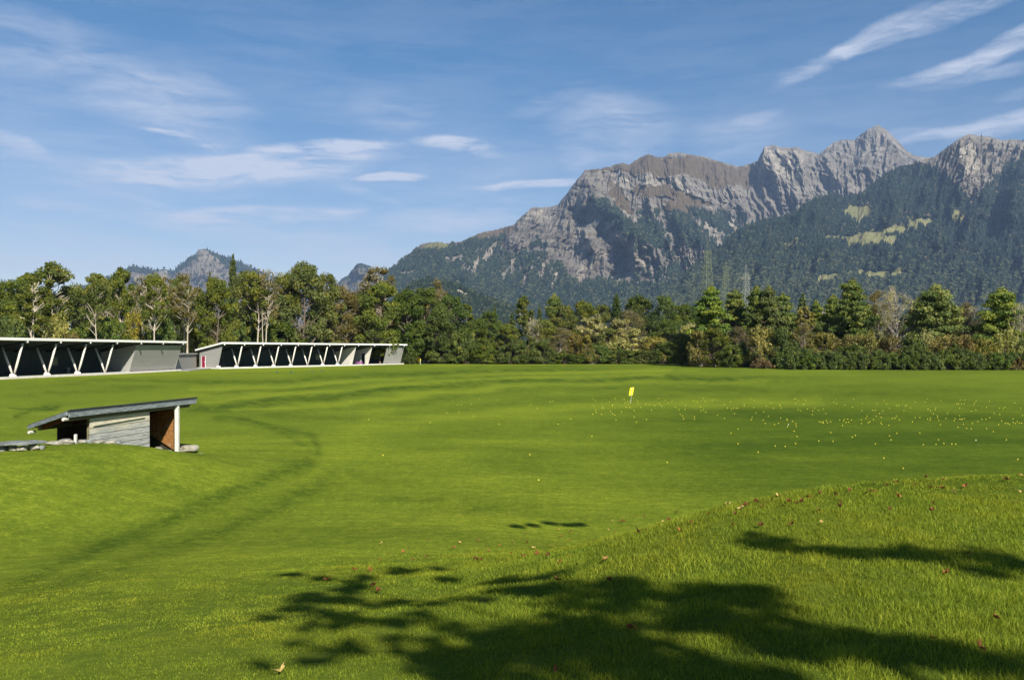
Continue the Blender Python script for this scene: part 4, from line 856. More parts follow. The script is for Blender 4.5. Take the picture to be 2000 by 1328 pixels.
M_clad = boards('grey_boards', (.30, .30, .285), .17); M_white = plain('white_metal', (.74, .74, .72), .45, .05); M_under = plain('under_roof_shade', (.016, .020, .018), .8, .2)  # M_under: soffit and beam colour holds the shade under the roof
M_post = plain('painted_post', (.58, .56, .50), .6, .10, 2.0); M_conc = plain('pale_concrete', (.56, .53, .50), .85, .12, 1.2, bmp=.2); M_pave = plain('grey_paving', (.22, .22, .21), .9, .15, 2.0)
M_back = boards('shade_dark_boards', (.035, .047, .043), .62, 0, .35); M_int = plain('dark_inner_wall', (.035, .04, .038), .8, .15); M_mat = plain('green_mat', (.02, .06, .03), .9, .2)  # M_back: dark teal boards, darkened further to put the bay shade into the colour
M_red = plain('red_door_paint', (.24, .015, .045), .5, .08); M_glass = plain('green_pane', (.10, .12, .07), .3, .25, 1.0, .5); M_blackish = plain('black_plastic', (.025, .025, .028), .6, .2); M_purple = plain('purple_fabric', (.24, .06, .24), .8, .2)
M_seam = boards('roof_sheet', (.32, .33, .34), .5, 0, .7)
Z0 = .25; RT = 5.15; SL = .185; OUT = 1.85; INW = 5.2      # platform, roof height at the front edge, fall of the roof, eave and back
def roofz(y): return RT - .34 - SL * (y + OUT)      # underside of the roof at y (y grows inwards, the front posts stand on y = 0)
LEAN = 1.30
def frontx(z): return -LEAN * (z - Z0) / (RT - .5 - Z0)     # front line leans out
def cross_profile(d=0.0, y1=4.8):
    return [(frontx(Z0) + d, Z0), (y1, Z0), (y1, roofz(y1)), (frontx(4.6) + d, roofz(frontx(4.6) + d))]
def pavilion(P0, dirv, bay, marks, ends, label, front_closed, cross, door=False, windows=(), dispensers=(), doorway=None, seats=(), purple=None, tag_extra=None):
    L = math.hypot(*dirv); d = (dirv[0] / L, dirv[1] / L)
    root = empty('driving_range_pavilion', (P0[0], P0[1], 0), math.atan2(d[1], d[0])); tag(root, label, 'pavilion', None)
    x0, x1 = ends[0] * bay, ends[1] * bay; ov = .55
    # roof
    mb = MB(); prof = [(-OUT, RT - .34), (INW + .3, roofz(INW + .3)), (INW + .3, roofz(INW + .3) + .30), (-OUT, RT)]
    r = mb.prism([(x0 - ov, y, z) for y, z in prof], (x1 - x0 + 2 * ov, 0, 0)).build('roof', M_white, root, bevel=.02)
    mb = MB(); 
    for k in range(int((x1 - x0) / .5)): mb.bar((x0 + .25 + k * .5, -OUT + .05, RT + .012), (x0 + .25 + k * .5, INW + .25, roofz(INW + .25) + .312), .035, .03)
    mb.build('roof_seams', M_seam, r)
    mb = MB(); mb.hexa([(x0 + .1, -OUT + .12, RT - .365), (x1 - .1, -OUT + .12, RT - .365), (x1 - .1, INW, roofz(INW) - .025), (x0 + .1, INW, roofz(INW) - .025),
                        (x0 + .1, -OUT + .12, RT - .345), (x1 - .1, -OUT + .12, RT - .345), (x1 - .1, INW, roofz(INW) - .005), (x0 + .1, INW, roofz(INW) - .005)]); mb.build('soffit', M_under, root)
    # platform and kerb
    MB().box(x0 - .3, x1 + .3, -.55, INW, -.3, Z0).build('platform', M_conc, root)
    MB().box(x0 - .3, x1 + .3, -.95, -.553, -.3, Z0 + .035).build('kerb', M_conc, root, bevel=.02)
    MB().box(x0 + .2, x1 - .2, .5, 4.5, Z0, Z0 + .015).build('mat', M_mat, root)
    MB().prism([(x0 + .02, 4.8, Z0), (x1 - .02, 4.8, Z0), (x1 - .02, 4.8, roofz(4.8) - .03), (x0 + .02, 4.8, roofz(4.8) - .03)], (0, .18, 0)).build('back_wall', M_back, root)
    for k in windows:
        f = MB(); f.box(k * bay - .75, k * bay + .75, 4.70, 4.797, Z0 + 1.1, Z0 + 2.4); w = f.build('window', M_int, root)
        MB().box(k * bay - .68, k * bay + .68, 4.67, 4.697, Z0 + 1.17, Z0 + 2.33).build('pane', M_glass, w)
    # beams and V shaped posts
    for k in marks:
        X = k * bay
        bo = MB(); bo = bo.prism([(X - .09, -OUT - .10, RT - .62), (X - .09, -OUT + .5, RT - .66), (X - .09, 4.78, roofz(4.78) - .30), (X - .09, 4.78, roofz(4.78) - .03), (X - .09, -OUT - .10, RT - .37)], (.18, 0, 0)).build('beam', M_under, root); MB().box(X - .13, X + .13, -OUT - .14, -OUT - .103, RT - .60, RT - .38).build('end_cap', M_white, bo)  # beam coloured dark for the shade inside; only its end stays light
        if k in front_closed or any(abs(k - c) < .3 for c in cross): continue
        if X < x0 + .1 or X > x1 - .1: continue
        v = MB(); v.tube([(X, -.02, Z0 + .02), (X, -.45, Z0 + 1.4), (X, -LEAN + .02, roofz(-LEAN) - .22)], [.10, .15, .13], 8); v.build('post', M_post, root, smooth=True)
        v = MB(); v.tube([(X, .04, Z0 + .02), (X, .55, Z0 + 1.4), (X, 1.55, roofz(1.55) - .22)], [.10, .15, .13], 8); v.build('post', M_post, root, smooth=True)
    # end walls and partitions across the pavilion
    def cw(X, th, nm, mt, holes=None):
        pr = cross_profile()
        if not holes: return MB().prism([(X - th / 2, y, z) for y, z in pr], (th, 0, 0)).build(nm, mt, root)
        h0, h1, hz = holes; ft = frontx(roofz(-1.2))
        m = MB(); m.prism([(X - th / 2, y, z) for y, z in [(0, Z0), (h0, Z0), (h0, roofz(h0)), (frontx(4.6), roofz(frontx(4.6)))]], (th, 0, 0))
        m.prism([(X - th / 2, y, z) for y, z in [(h0, hz), (h1, hz), (h1, roofz(h1)), (h0, roofz(h0))]], (th, 0, 0))
        m.prism([(X - th / 2, y, z) for y, z in [(h1, Z0), (4.8, Z0), (4.8, roofz(4.8)), (h1, roofz(h1))]], (th, 0, 0)); return m.build(nm, mt, root)
    e1 = cw(x0 + .1, .2, 'end_wall', M_clad); cw(x1 - .1, .2, 'end_wall', M_clad)
    for c in cross: cw(c * bay, .16, 'partition', M_post if doorway else M_clad, doorway if (doorway and c == cross[1]) else None)
    if front_closed:
        a = min(front_closed) * bay + .09; b = x1 - .203
        top = roofz(-1.2) - .25
        MB().hexa([(a, frontx(Z0) + .16, Z0 + .12), (a, frontx(Z0) + .02, Z0 + .12), (b, frontx(Z0) + .02, Z0 + .12), (b, frontx(Z0) + .16, Z0 + .12),
                   (a, frontx(top) + .16, top), (a, frontx(top) + .02, top), (b, frontx(top) + .02, top), (b, frontx(top) + .16, top)]).build('front_wall', M_clad, root)
        MB().box(a, b, .20, .32, Z0, Z0 + .12).build('shadow_gap', M_blackish, root)  # dark strip added to stand for the shadow gap below the front wall
    if door:
        dr = MB().box(x0 - .04, x0 - .005, 3.25, 4.15, Z0, Z0 + 2.15).build('door', M_red, root)
        MB().box(x0 - .10, x0 - .043, 3.35, 3.40, Z0 + 1.0, Z0 + 1.15).build('handle', M_white, dr)
        MB().box(x0 - .06, x0 - .003, 4.16, 4.24, Z0, Z0 + 2.2).build('door_frame', M_white, root)
        MB().box(x0 - .06, x0 - .003, 3.16, 3.24, Z0, Z0 + 2.2).build('door_frame', M_white, root)
    return root, d
def wpt(root, x, y, z=0.0):
    a = root.rotation_euler.z; return Vector((root.location.x + x * math.cos(a) - y * math.sin(a), root.location.y + x * math.sin(a) + y * math.cos(a), z))

b1 = 6.55; b2 = 5.1
pav1, d1 = pavilion((-63.1, 108.0), (.117, .993), b1, [-4, -3, -2, -1, 0, 1, 2, 3, 4, 5, 6], (-4.2, 6.15), 'near open-fronted grey pavilion with white roof at the left edge', [4, 5, 6], [4], windows=(-1.2, .35, 2.25))
pav2, d2 = pavilion((-54.4, 169.0), (2.4, 4.5), b2, [-1, 0, 1, 2, 3, 4, 5, 6, 7, 8.2, 9.4, 10.6], (-1, 10.8), 'far open-fronted grey pavilion with a red door in its left end', [9.4, 10.6], [7, 8.2], door=True, windows=(-.2, 1.9, 3.9, 5.7), doorway=(.9, 2.1, Z0 + 2.6))

# low wing between the pavilions
a0 = wpt(pav1, 6.15 * b1 + .65, .6); a1 = wpt(pav2, -b2 - .7, 4.9)
dv = (a1 - a0); LL = dv.length; low = empty('low_wing', (a0.x, a0.y, 0), math.atan2(dv.y, dv.x)); tag(low, 'low flat-roofed grey wing joining the two pavilions', 'building')
MB().box(0, LL, 0, 3.2, -.2, 2.62).build('wall', boards('wing_boards', (.30, .29, .27), .15), low)
MB().box(-.05, LL + .02, -.22, 3.4, 2.78, 3.02).build('roof', plain('roof_cap', (.30, .30, .30), .6, .08), low, bevel=.02); MB().box(0, LL, -.05, 3.2, 2.62, 2.78).build('fascia', M_blackish, low)
pv = empty('paving', (a0.x, a0.y, 0), math.atan2(dv.y, dv.x))
pm = MB().box(-2.5, LL + 4, -3.1, -.004, -.2, .12).mesh('paving'); bpy.data.objects.remove(pv)
tag(link('paving', pm, M_pave, None, (a0.x, a0.y, 0), math.atan2(dv.y, dv.x)), 'grey paved strip in front of the low wing', kind='structure')

# white ball dispensers beside the posts
def dispenser_mesh():
    b = MB(); b.hexa([(-.42, -.24, 0), (.42, -.24, 0), (.42, .24, 0), (-.42, .24, 0), (-.30, -.20, .34), (.30, -.20, .40), (.30, .20, .40), (-.30, .20, .34)]); return b.mesh('housing', bevel=.06)
dm = dispenser_mesh(); tm = MB().box(-.36, -.18, -.12, .12, .345, .40).mesh('tray'); 
lst = [(pav1, b1, k, 'near', 'V post') for k in (-1, 0, 1, 2)] + [(pav2, b2, k, 'far', 'V post') for k in (0, 1, 2, 3, 5, 6)] + [(pav2, b2, -.9, 'far', 'red door end')]
seen = {'near': 0, 'far': 0}
for (pv_, bb, k, wh, nm) in lst:
    w = wpt(pv_, k * bb - .55, -.35, Z0); o = empty('ball_dispenser', w, pv_.rotation_euler.z + R(90))
    if nm == 'red door end': lb = 'white ball dispenser at the corner by the red door end'
    else: lb = f'white ball dispenser at {wh} pavilion, {ORD[seen[wh]]} from the left'; seen[wh] += 1
    tag(o, lb, 'ball dispenser', 'ball dispensers along the pavilions'); link('housing', dm, M_white, o); link('tray', tm, M_blackish, o)
# dark seats in the shade of the bays
def seat_parts():
    s = MB(); s.box(-.7, .7, -.25, .25, .42, .48); b = MB(); b.hexa([(-.7, .25, .45), (.7, .25, .45), (.7, .30, .45), (-.7, .30, .45), (-.7, .36, .95), (.7, .36, .95), (.7, .41, .95), (-.7, .41, .95)])
    return s.mesh('seat', .01), b.mesh('backrest', .01), MB().box(-.03, .03, -.2, .25, 0, .42).mesh('leg')
sm_, bm_, lm_ = seat_parts()
for i, (pv_, bb, k, lb) in enumerate([(pav1, b1, -.45, 'black bench left of the first V post in the near pavilion'), (pav1, b1, .5, 'black bench between the first two V posts of the near pavilion'), (pav1, b1, 1.55, 'black bench between second and third V posts of the near pavilion'),
                                     (pav2, b2, -.3, 'black bench left of the first V post in the far pavilion'), (pav2, b2, 2.6, 'black bench behind the middle V posts of the far pavilion')]):
    o = empty('bench', wpt(pv_, k * bb, 2.6, Z0 + .015), pv_.rotation_euler.z + R(0)); tag(o, lb, 'bench', 'benches in the pavilions'); link('seat', sm_, M_blackish, o); link('backrest', bm_, M_blackish, o)
    for sx in (-.6, .6): link('leg', lm_, M_blackish, o, (sx, 0, 0))
# bag stand and mat in the bay with the doorway
o = empty('equipment_trolley', wpt(pav2, 7.75 * b2, .9, Z0 + .0), pav2.rotation_euler.z); tag(o, 'low purple and black trolley between the two partitions of the far pavilion', 'trolley')
MB().box(-.8, .8, -.5, .5, .25, .62).build('tray', M_purple, o, bevel=.03); MB().bar((-.75, -.4, .62), (-.75, -.4, 1.15), .05).bar((-.75, .4, .62), (-.75, .4, 1.15), .05).bar((-.75, -.4, 1.15), (-.75, .4, 1.15), .05).build('handle', M_blackish, o)
for sx in (-.6, .6):
    for sy in (-.45, .45): MB().tube([(sx, sy - .04, .125), (sx, sy + .04, .125)], .125, 12).build('wheel', M_blackish, o)
o = empty('bin', wpt(pav1, 2.62 * b1, 4.2, Z0 + .015)); tag(o, 'small grey bin at the back wall of the near pavilion', 'bin'); MB().tube([(0, 0, 0), (0, 0, .7)], [.2, .24], 12).build('bucket', M_pave, o); MB().tube([(0, 0, .70), (0, 0, .74)], [.25, .25], 12).build('rim', M_white, o)

# ------------------------------------------------------------------ shed
m_wood, N = mat('weathered_planks'); co = obj_c(N)
sp = N.n('ShaderNodeSeparateXYZ', {0: co}).outputs; zz_ = N.m('ADD', sp[2], N.m('MULTIPLY', sp[0], .0)); fr = N.m('FRACT', N.m('DIVIDE', zz_, .185)); g = N.m('MULTIPLY', N.rng(fr, 0, .07), N.rng(fr, 1, .94))
rv = N.n('ShaderNodeTexWhiteNoise', {'W': N.m('FLOOR', N.m('DIVIDE', zz_, .185))}, noise_dimensions='1D').outputs[0]
gr = N.noise(N.n('ShaderNodeMapping', {0: co, 3: (1.2, 1.2, 22)}).outputs[0], 2.0, 6, .7, .6); bl = N.noise(N.n('ShaderNodeMapping', {0: co, 3: (2.2, 1, 3)}).outputs[0], 1.3, 4, .6)
warm = N.rng(N.m('ADD', sp[2], N.m('MULTIPLY', bl, .7)), 1.45, 1.75)
c = N.mix(N.rng(gr, .38, .62), (.15, .16, .155, 1), (.46, .47, .44, 1)); c = N.mix(warm, c, N.mix(N.rng(gr, .35, .62), (.36, .33, .22, 1), (.60, .56, .42, 1))); c = N.mix(N.m('MULTIPLY', rv, .25), c, (.30, .31, .30, 1))
kn = N.n('ShaderNodeTexVoronoi', {'Vector': N.n('ShaderNodeMapping', {0: co, 3: (1.6, 1, 5.4)}).outputs[0], 'Scale': 1.0}).outputs['Distance']
c = N.mix(N.rng(kn, .11, .06, 0, .85), c, (.10, .075, .05, 1)); c = N.mix(g, (.06, .055, .045, 1), c)
out(N, bsdf(N, c, .85, .15, bump(N, N.m('ADD', g, N.m('MULTIPLY', gr, .4)), .6, .02)))
m_fas, N = mat('slate_grey_board'); co = obj_c(N); n = N.noise(N.n('ShaderNodeMapping', {0: co, 3: (1, 1, 9)}).outputs[0], 4, 6, .75); c = N.mix(N.rng(n, .4, .62), (.085, .105, .115, 1), (.26, .29, .30, 1))
out(N, bsdf(N, c, .7, .3, bump(N, n, .4, .01)))
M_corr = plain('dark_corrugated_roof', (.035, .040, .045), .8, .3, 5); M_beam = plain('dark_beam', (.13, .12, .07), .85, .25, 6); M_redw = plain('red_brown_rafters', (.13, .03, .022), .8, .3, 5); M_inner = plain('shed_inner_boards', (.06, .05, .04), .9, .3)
m_brown, N = mat('brown_boards'); co = obj_c(N); n = N.noise(N.n('ShaderNodeMapping', {0: co, 3: (3, 3, 6)}).outputs[0], 2.5, 6, .7); n2 = N.noise(co, 7, 4, .7)
c = N.mix(N.rng(n, .35, .65), (.26, .10, .028, 1), (.52, .26, .09, 1)); c = N.mix(N.rng(n2, .56, .66), c, (.45, .36, .24, 1)); out(N, bsdf(N, c, .8, .2))
M_pw = plain('pale_post_wood', (.52, .52, .47), .8, .16, 4, bmp=.3)
A = Vector((-12.45, 24.0, 0)); dS = Vector((.184, .983, 0)); eS = Vector((-.80, .60, 0)); ZE = 1.89; FALL = .216
shed = empty('shed', (A.x, A.y, 0)); tag(shed, 'small weathered plank shed with a slanting grey roof, sunk into the bank', 'shed')
def SP(t, w, z): return dS * t + eS * w + Vector((0, 0, z))
def rz(w): return ZE - FALL * w
mb = MB(); LS = 6.48
mb.hexa([SP(.02, .04, rz(0) - .10), SP(LS - .02, .04, rz(0) - .10), SP(LS - .02, 2.38, rz(2.41) - .10), SP(.02, 2.38, rz(2.41) - .10), SP(.02, .04, rz(0) - .03), SP(LS - .02, .04, rz(0) - .03), SP(LS - .02, 2.38, rz(2.41) - .03), SP(.02, 2.38, rz(2.41) - .03)])
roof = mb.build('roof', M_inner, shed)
# corrugated sheet with its wavy edge
nv = 330; V = []; Fq = []
for i in range(nv + 1):
    t = -.06 + (LS + .12) * i / nv; w_ = .026 * math.sin(2 * math.pi * t / .13)
    for w in (-.09, 2.48):
        q = SP(t, w, rz(w) + w_ + .012); V.append(tuple(q)); V.append(tuple(q - Vector((0, 0, .012))))
for i in range(nv):
    a = i * 4; b = a + 4; Fq += [(a, b, b + 2, a + 2), (a + 1, a + 3, b + 3, b + 1), (a, a + 1, b + 1, b), (a + 2, b + 2, b + 3, a + 3)]
link('corrugated_sheet', npmesh('corrugated_sheet', V, Fq), M_corr, roof)
def board(p, q, h, th, nm, mt, par=None, ext=None):
    """a board on edge between two top points, h high"""
    p = Vector(p); q = Vector(q); n_ = Vector((-(q - p).y, (q - p).x, 0)).normalized() * th
    dn = Vector((0, 0, -h)); return MB().hexa([p + dn, q + dn, q + dn + n_, p + dn + n_, p, q, q + n_, p + n_]).build(nm, mt, par or shed, bevel=.006)
board(SP(-.04, 0, ZE - .005), SP(LS, 0, ZE - .005), .175, -.035, 'fascia', m_fas)
board(SP(-.04, 2.42, rz(2.42) - .005), SP(-.04, .02, ZE - .005), .12, -.03, 'barge_board', m_fas)
board(SP(LS, .04, ZE - .005), SP(LS, 2.42, rz(2.42) - .005), .12, -.03, 'barge_board', m_fas)
board(SP(.1, .14, ZE - .17), SP(6.25, .14, ZE - .17), .13, .09, 'beam', M_beam)
board(SP(.15, 1.97, rz(1.97) - .11), SP(6.2, 1.97, rz(1.97) - .11), .13, .09, 'beam', M_beam)
for t in (.25, 1.6, 3.0, 4.4, 5.4, 6.2): board(SP(t, 2.3, rz(2.3) - .1), SP(t, .10, rz(.1) - .1), .09, .06, 'rafter', M_redw)
MB().tube([SP(.02, .16, ZE - .23), SP(-.14, .16, ZE - .23)], .05, 8).build('beam_end', M_pw, shed); MB().tube([SP(.10, 2.25, rz(2.3) - .22), SP(-.14, 2.25, rz(2.3) - .22)], .045, 8).build('beam_end', M_pw, shed)
# front plank wall, back wall, right end wall, post
pw = MB(); pw.hexa([SP(1.0, .18, -.3), SP(3.92, .18, -.3), SP(3.92, .22, -.3), SP(1.0, .22, -.3), SP(1.0, .18, ZE - .27), SP(3.92, .18, ZE - .27), SP(3.92, .22, ZE - .27), SP(1.0, .22, ZE - .27)]); pw.build('plank_wall', m_wood, shed)
board(SP(1.12, .178, ZE - .50), SP(3.62, .178, ZE - .44), .03, -.05, 'batten', m_wood)
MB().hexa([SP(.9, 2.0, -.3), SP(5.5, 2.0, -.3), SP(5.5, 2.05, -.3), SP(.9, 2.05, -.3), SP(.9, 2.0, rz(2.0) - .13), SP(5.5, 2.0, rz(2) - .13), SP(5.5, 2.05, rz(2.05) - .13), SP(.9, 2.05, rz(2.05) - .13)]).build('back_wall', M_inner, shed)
MB().prism([SP(5.5, .24, .10), SP(5.5, .24, rz(.24) - .3), SP(5.5, 1.99, rz(2.0) - .13), SP(5.5, 1.99, .62)], dS * .05).build('end_wall', m_brown, shed)
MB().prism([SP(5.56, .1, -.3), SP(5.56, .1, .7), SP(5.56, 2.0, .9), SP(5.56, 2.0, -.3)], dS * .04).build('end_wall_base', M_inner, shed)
p5 = MB(); p5.bar(SP(5.38, .06, -.35), SP(5.38, .06, ZE - .16), .13, .13, up=(1, 0, 0)); p5.build('post', M_pw, shed, bevel=.01)
for t in (1.06, 3.86): MB().bar(SP(t, .30, -.3), SP(t, .30, ZE - .30), .09, .09, up=(1, 0, 0)).build('post', M_beam, shed)

# ------------------------------------------------------------------ stones round the shed
m_stone, N = mat('grey_stone'); co = obj_c(N); n = N.noise(co, 3.5, 6, .7); n2 = N.noise(co, 14, 4, .7); rnd = N.n('ShaderNodeObjectInfo').outputs['Random']
c = N.mix(N.rng(n, .35, .66), (.10, .095, .08, 1), (.31, .295, .25, 1)); c = N.mix(N.rng(n2, .5, .7, 0, .5), c, (.46, .44, .38, 1)); c = N.mix(N.m('MULTIPLY', rnd, .35), c, (.36, .34, .25, 1)); out(N, bsdf(N, c, .9, .2, bump(N, n2, .5, .02)))
m_slate, N = mat('dark_slate'); co = obj_c(N); n = N.noise(co, 4, 6, .7); c = N.mix(N.rng(n, .35, .66), (.07, .075, .07, 1), (.22, .235, .225, 1)); out(N, bsdf(N, c, .7, .4, bump(N, n, .5, .02)))
def stone(seed, size, flatn=.0, lumps=.22):
    bm = bmesh.new(); bmesh.ops.create_icosphere(bm, subdivisions=3, radius=1); rs = random.Random(seed); o = Vector((rs.uniform(0, 50), rs.uniform(0, 50), rs.uniform(0, 50)))
    planes = [Vector((rs.gauss(0, 1), rs.gauss(0, 1), rs.gauss(0, .8))).normalized() for _ in range(9)]
    for v in bm.verts:
        p = v.co.normalized(); r = 1.15
        for pl in planes:
            d = p.dot(pl)
            if d > 0: r = min(r, .80 / d)
        r += lumps * .4 * mnoise.noise(p * 1.6 + o) + .06 * mnoise.noise(p * 5 + o); v.co = Vector((p.x * r * size[0], p.y * r * size[1], max(-size[2], min(size[2], p.z * r * size[2] * 1.25))))
    me = bpy.data.meshes.new('stone'); bm.to_mesh(me); bm.free(); return me
def put_stone(px, py, D, size, label, group, rz_=0.0, mt=None, seed=0, name='stone', dz=0):
    x = (px - 1000) / F * D; z = ghs(x, D) + size[2] * .45 + (.14 if seed in (3, 4) else 0)
    me = stone(seed, size); me.name = name; o = link(name, me, mt or m_stone, None, (x, D, z + dz), rz_); tag(o, label, 'stone', group); return o
G = 'stones round the shed'
rocks = [(30, 866, 21.9, (.62, .45, .035), 'dark slate slab on top of the stone pile at the left edge', m_slate, 'slate_slab'), (64, 862, 22.1, (.34, .36, .035), 'smaller slate slab at the right of the stone pile', m_slate, 'slate_slab'),
         (6, 873, 21.8, (.17, .2, .08), 'dark rock under the slate, at the left edge', m_slate, 'stone'), (24, 874, 21.8, (.11, .2, .07), 'brownish rock under the middle of the slate slab', m_stone, 'stone'), (46, 872, 21.8, (.13, .2, .07), 'grey rock under the slate slab, third in the pile', m_stone, 'stone'),
         (66, 871, 21.9, (.12, .2, .075), 'rounded rock at the right foot of the stone pile', m_stone, 'stone'), (80, 868, 22, (.08, .15, .06), 'small dark rock closing the stone pile on the right', m_slate, 'stone'),
         (104, 864, 23.4, (.24, .26, .05), 'pale flat stone left of the shed opening', m_stone, 'stone'), (128, 860, 23.6, (.26, .24, .075), 'large pale stone in front of the shed opening', m_stone, 'stone'),
         (160, 864, 23.9, (.12, .14, .05), 'small rock right of the short wooden stake', m_stone, 'stone'), (172, 866, 24.1, (.10, .12, .06), 'dark pointed rock beside the plank wall', m_slate, 'stone'), (192, 869, 24.4, (.16, .14, .05), 'flat pale rock at the left foot of the plank wall', m_stone, 'stone'),
         (216, 872, 24.7, (.15, .12, .06), 'grey rock against the plank wall', m_stone, 'stone'), (231, 876, 25.0, (.08, .12, .085), 'dark upright rock at the middle of the plank wall', m_slate, 'stone'),
         (308, 869, 28.6, (.20, .2, .14), 'round pale boulder inside the shed doorway', m_stone, 'stone'), (325, 873, 28.8, (.21, .2, .09), 'grey boulder inside the shed doorway, next to the post', m_stone, 'stone'), (308, 881, 28.0, (.22, .2, .07), 'flat slab at the shed doorway sill', m_stone, 'stone'),
         (330, 884, 28.4, (.24, .2, .08), 'grey block at the foot of the doorway post', m_stone, 'stone'), (367, 872, 30.4, (.34, .3, .13), 'large grey block right of the shed post', m_stone, 'stone'), (360, 886, 29.2, (.17, .15, .06), 'low grey stone just right of the post foot', m_stone, 'stone'),
         (379, 886, 29.5, (.12, .12, .06), 'small pale stone right of the post foot', m_stone, 'stone'), (392, 885, 29.8, (.09, .1, .045), 'smallest stone at the right end of the row', m_stone, 'stone')]
for i, (px, py, D, sz, lb, mt_, nm) in enumerate(rocks): put_stone(px, py, D, sz, lb, G, (i * 1.7) % 3.1 * .3, mt_, i + 3, nm, dz={14: .10, 15: .08, 18: .10}.get(i, .02))
x = (147 - 1000) / F * 23.7; o = empty('stake', (x, 23.7, ghs(x, 23.7))); tag(o, 'short pale wooden stake among the stones left of the shed', 'stake'); MB().bar((0, 0, -.15), (.01, 0, .26), .09, .06).build('wood', M_pw, o, bevel=.01)

# ------------------------------------------------------------------ flag, balls, markers, leaves
M_flag = plain('yellow_cloth', (.75, .66, .03), .7, .08, 8); fx, fy = at(1231.5, 788)
fl = empty('target_flag', (fx, fy, ghs(fx, fy))); tag(fl, 'small yellow target flag standing on the turf among the balls', 'flag')
MB().tube([(0, 0, -.1), (.10, 0, 1.12)], .012, 6).build('pole', M_pw, fl)
V = []; Fq = []
for i in range(7):
    for j in range(9):
        u = i / 6; v = j / 8; V.append((-.12 + .255 * u + .10 * v - .0, .05 * math.sin(u * 4 + v), .50 + .56 * v + .04 * u + .0))
for i in range(6):
    for j in range(8): Fq.append((i * 9 + j, (i + 1) * 9 + j, (i + 1) * 9 + j + 1, i * 9 + j + 1))
cl_ = link('cloth', npmesh('cloth', V, Fq, True), M_flag, fl); md = cl_.modifiers.new('thick', 'SOLIDIFY'); md.thickness = .006
# marker poles
x, y = at(821, 712); o = empty('marker_post', (x, y, ghs(x, y))); tag(o, 'yellow and white marker post in front of the dark trees right of the pavilion', 'marker post')
MB().tube([(0, 0, -.1), (0, 0, .85)], .07, 8).build('post', M_pw, o); MB().tube([(0, 0, .85), (0, 0, 1.45)], .10, 8).build('cap', M_flag, o)
M_blue = plain('blue_plastic', (.02, .10, .13), .5, .1)
for i, (px, py, w) in enumerate([(541, 728.5, 'leftmost'), (569, 728.5, 'second from the left'), (609.5, 725.5, 'second from the right'), (629, 725.5, 'rightmost')]):
    x, y = at(px, py); o = empty('tee_marker', (x, y, ghs(x, y) - .02)); tag(o, f'{w} of the four small blue tee markers before the far pavilion', 'tee marker', 'blue tee markers on the turf')
    if i == 0: tmk = MB().tube([(0, 0, 0), (0, 0, .10), (0, 0, .19), (0, 0, .23)], [.11, .14, .10, .03], 10).mesh('dome', smooth=True); tps = MB().tube([(0, 0, -.1), (0, 0, .02)], .03, 6).mesh('spike')
    link('dome', tmk, M_blue, o); link('spike', tps, M_blackish, o)
# golf balls
bm = bmesh.new(); bmesh.ops.create_icosphere(bm, subdivisions=2, radius=.024); bme = bpy.data.meshes.new('golf_ball'); bm.to_mesh(bme); bm.free(); bme.polygons.foreach_set('use_smooth', np.ones(len(bme.polygons), bool))
M_ball = plain('yellow_ball', (.62, .54, .05), .6, .05); M_wball = plain('white_ball', (.85, .85, .82), .35, .03); bme.materials.append(M_ball); bmw = bme.copy(); bmw.materials.clear(); bmw.materials.append(M_wball)
raw3 = "410 20,385 142,510 290,168 338,560 340,118 382,62 392,100 425,368 380,412 392,555 402,643 425,608 440,325 440,78 503,368 490,370 505,218 518,218 543,580 523,640 530,108 568,115 602,62 638,198 640,340 590,372 630,408 650,510 600,712 582,710 680,426 732,745 760,902 720,978 572,810 530,770 435,742 412,770 470,802 382,695 388,620 478,565 460,890 476,948 486,1032 502,1108 474,1140 512,1096 390,1190 322,1240 376,1195 424,1240 456,1288 446,1315 424,1020 335,972 308,1226 272,1352 525,1412 564,1505 564,1512 500,1430 638,1468 664,1480 710,1634 428,1690 442,1812 434,1792 388,1746 522,1792 568,1752 584,1826 606,1650 676,1652 714,1545 295,1840 232,1916 322,1930 418,1520 195,1120 195,1000 165,750 160"
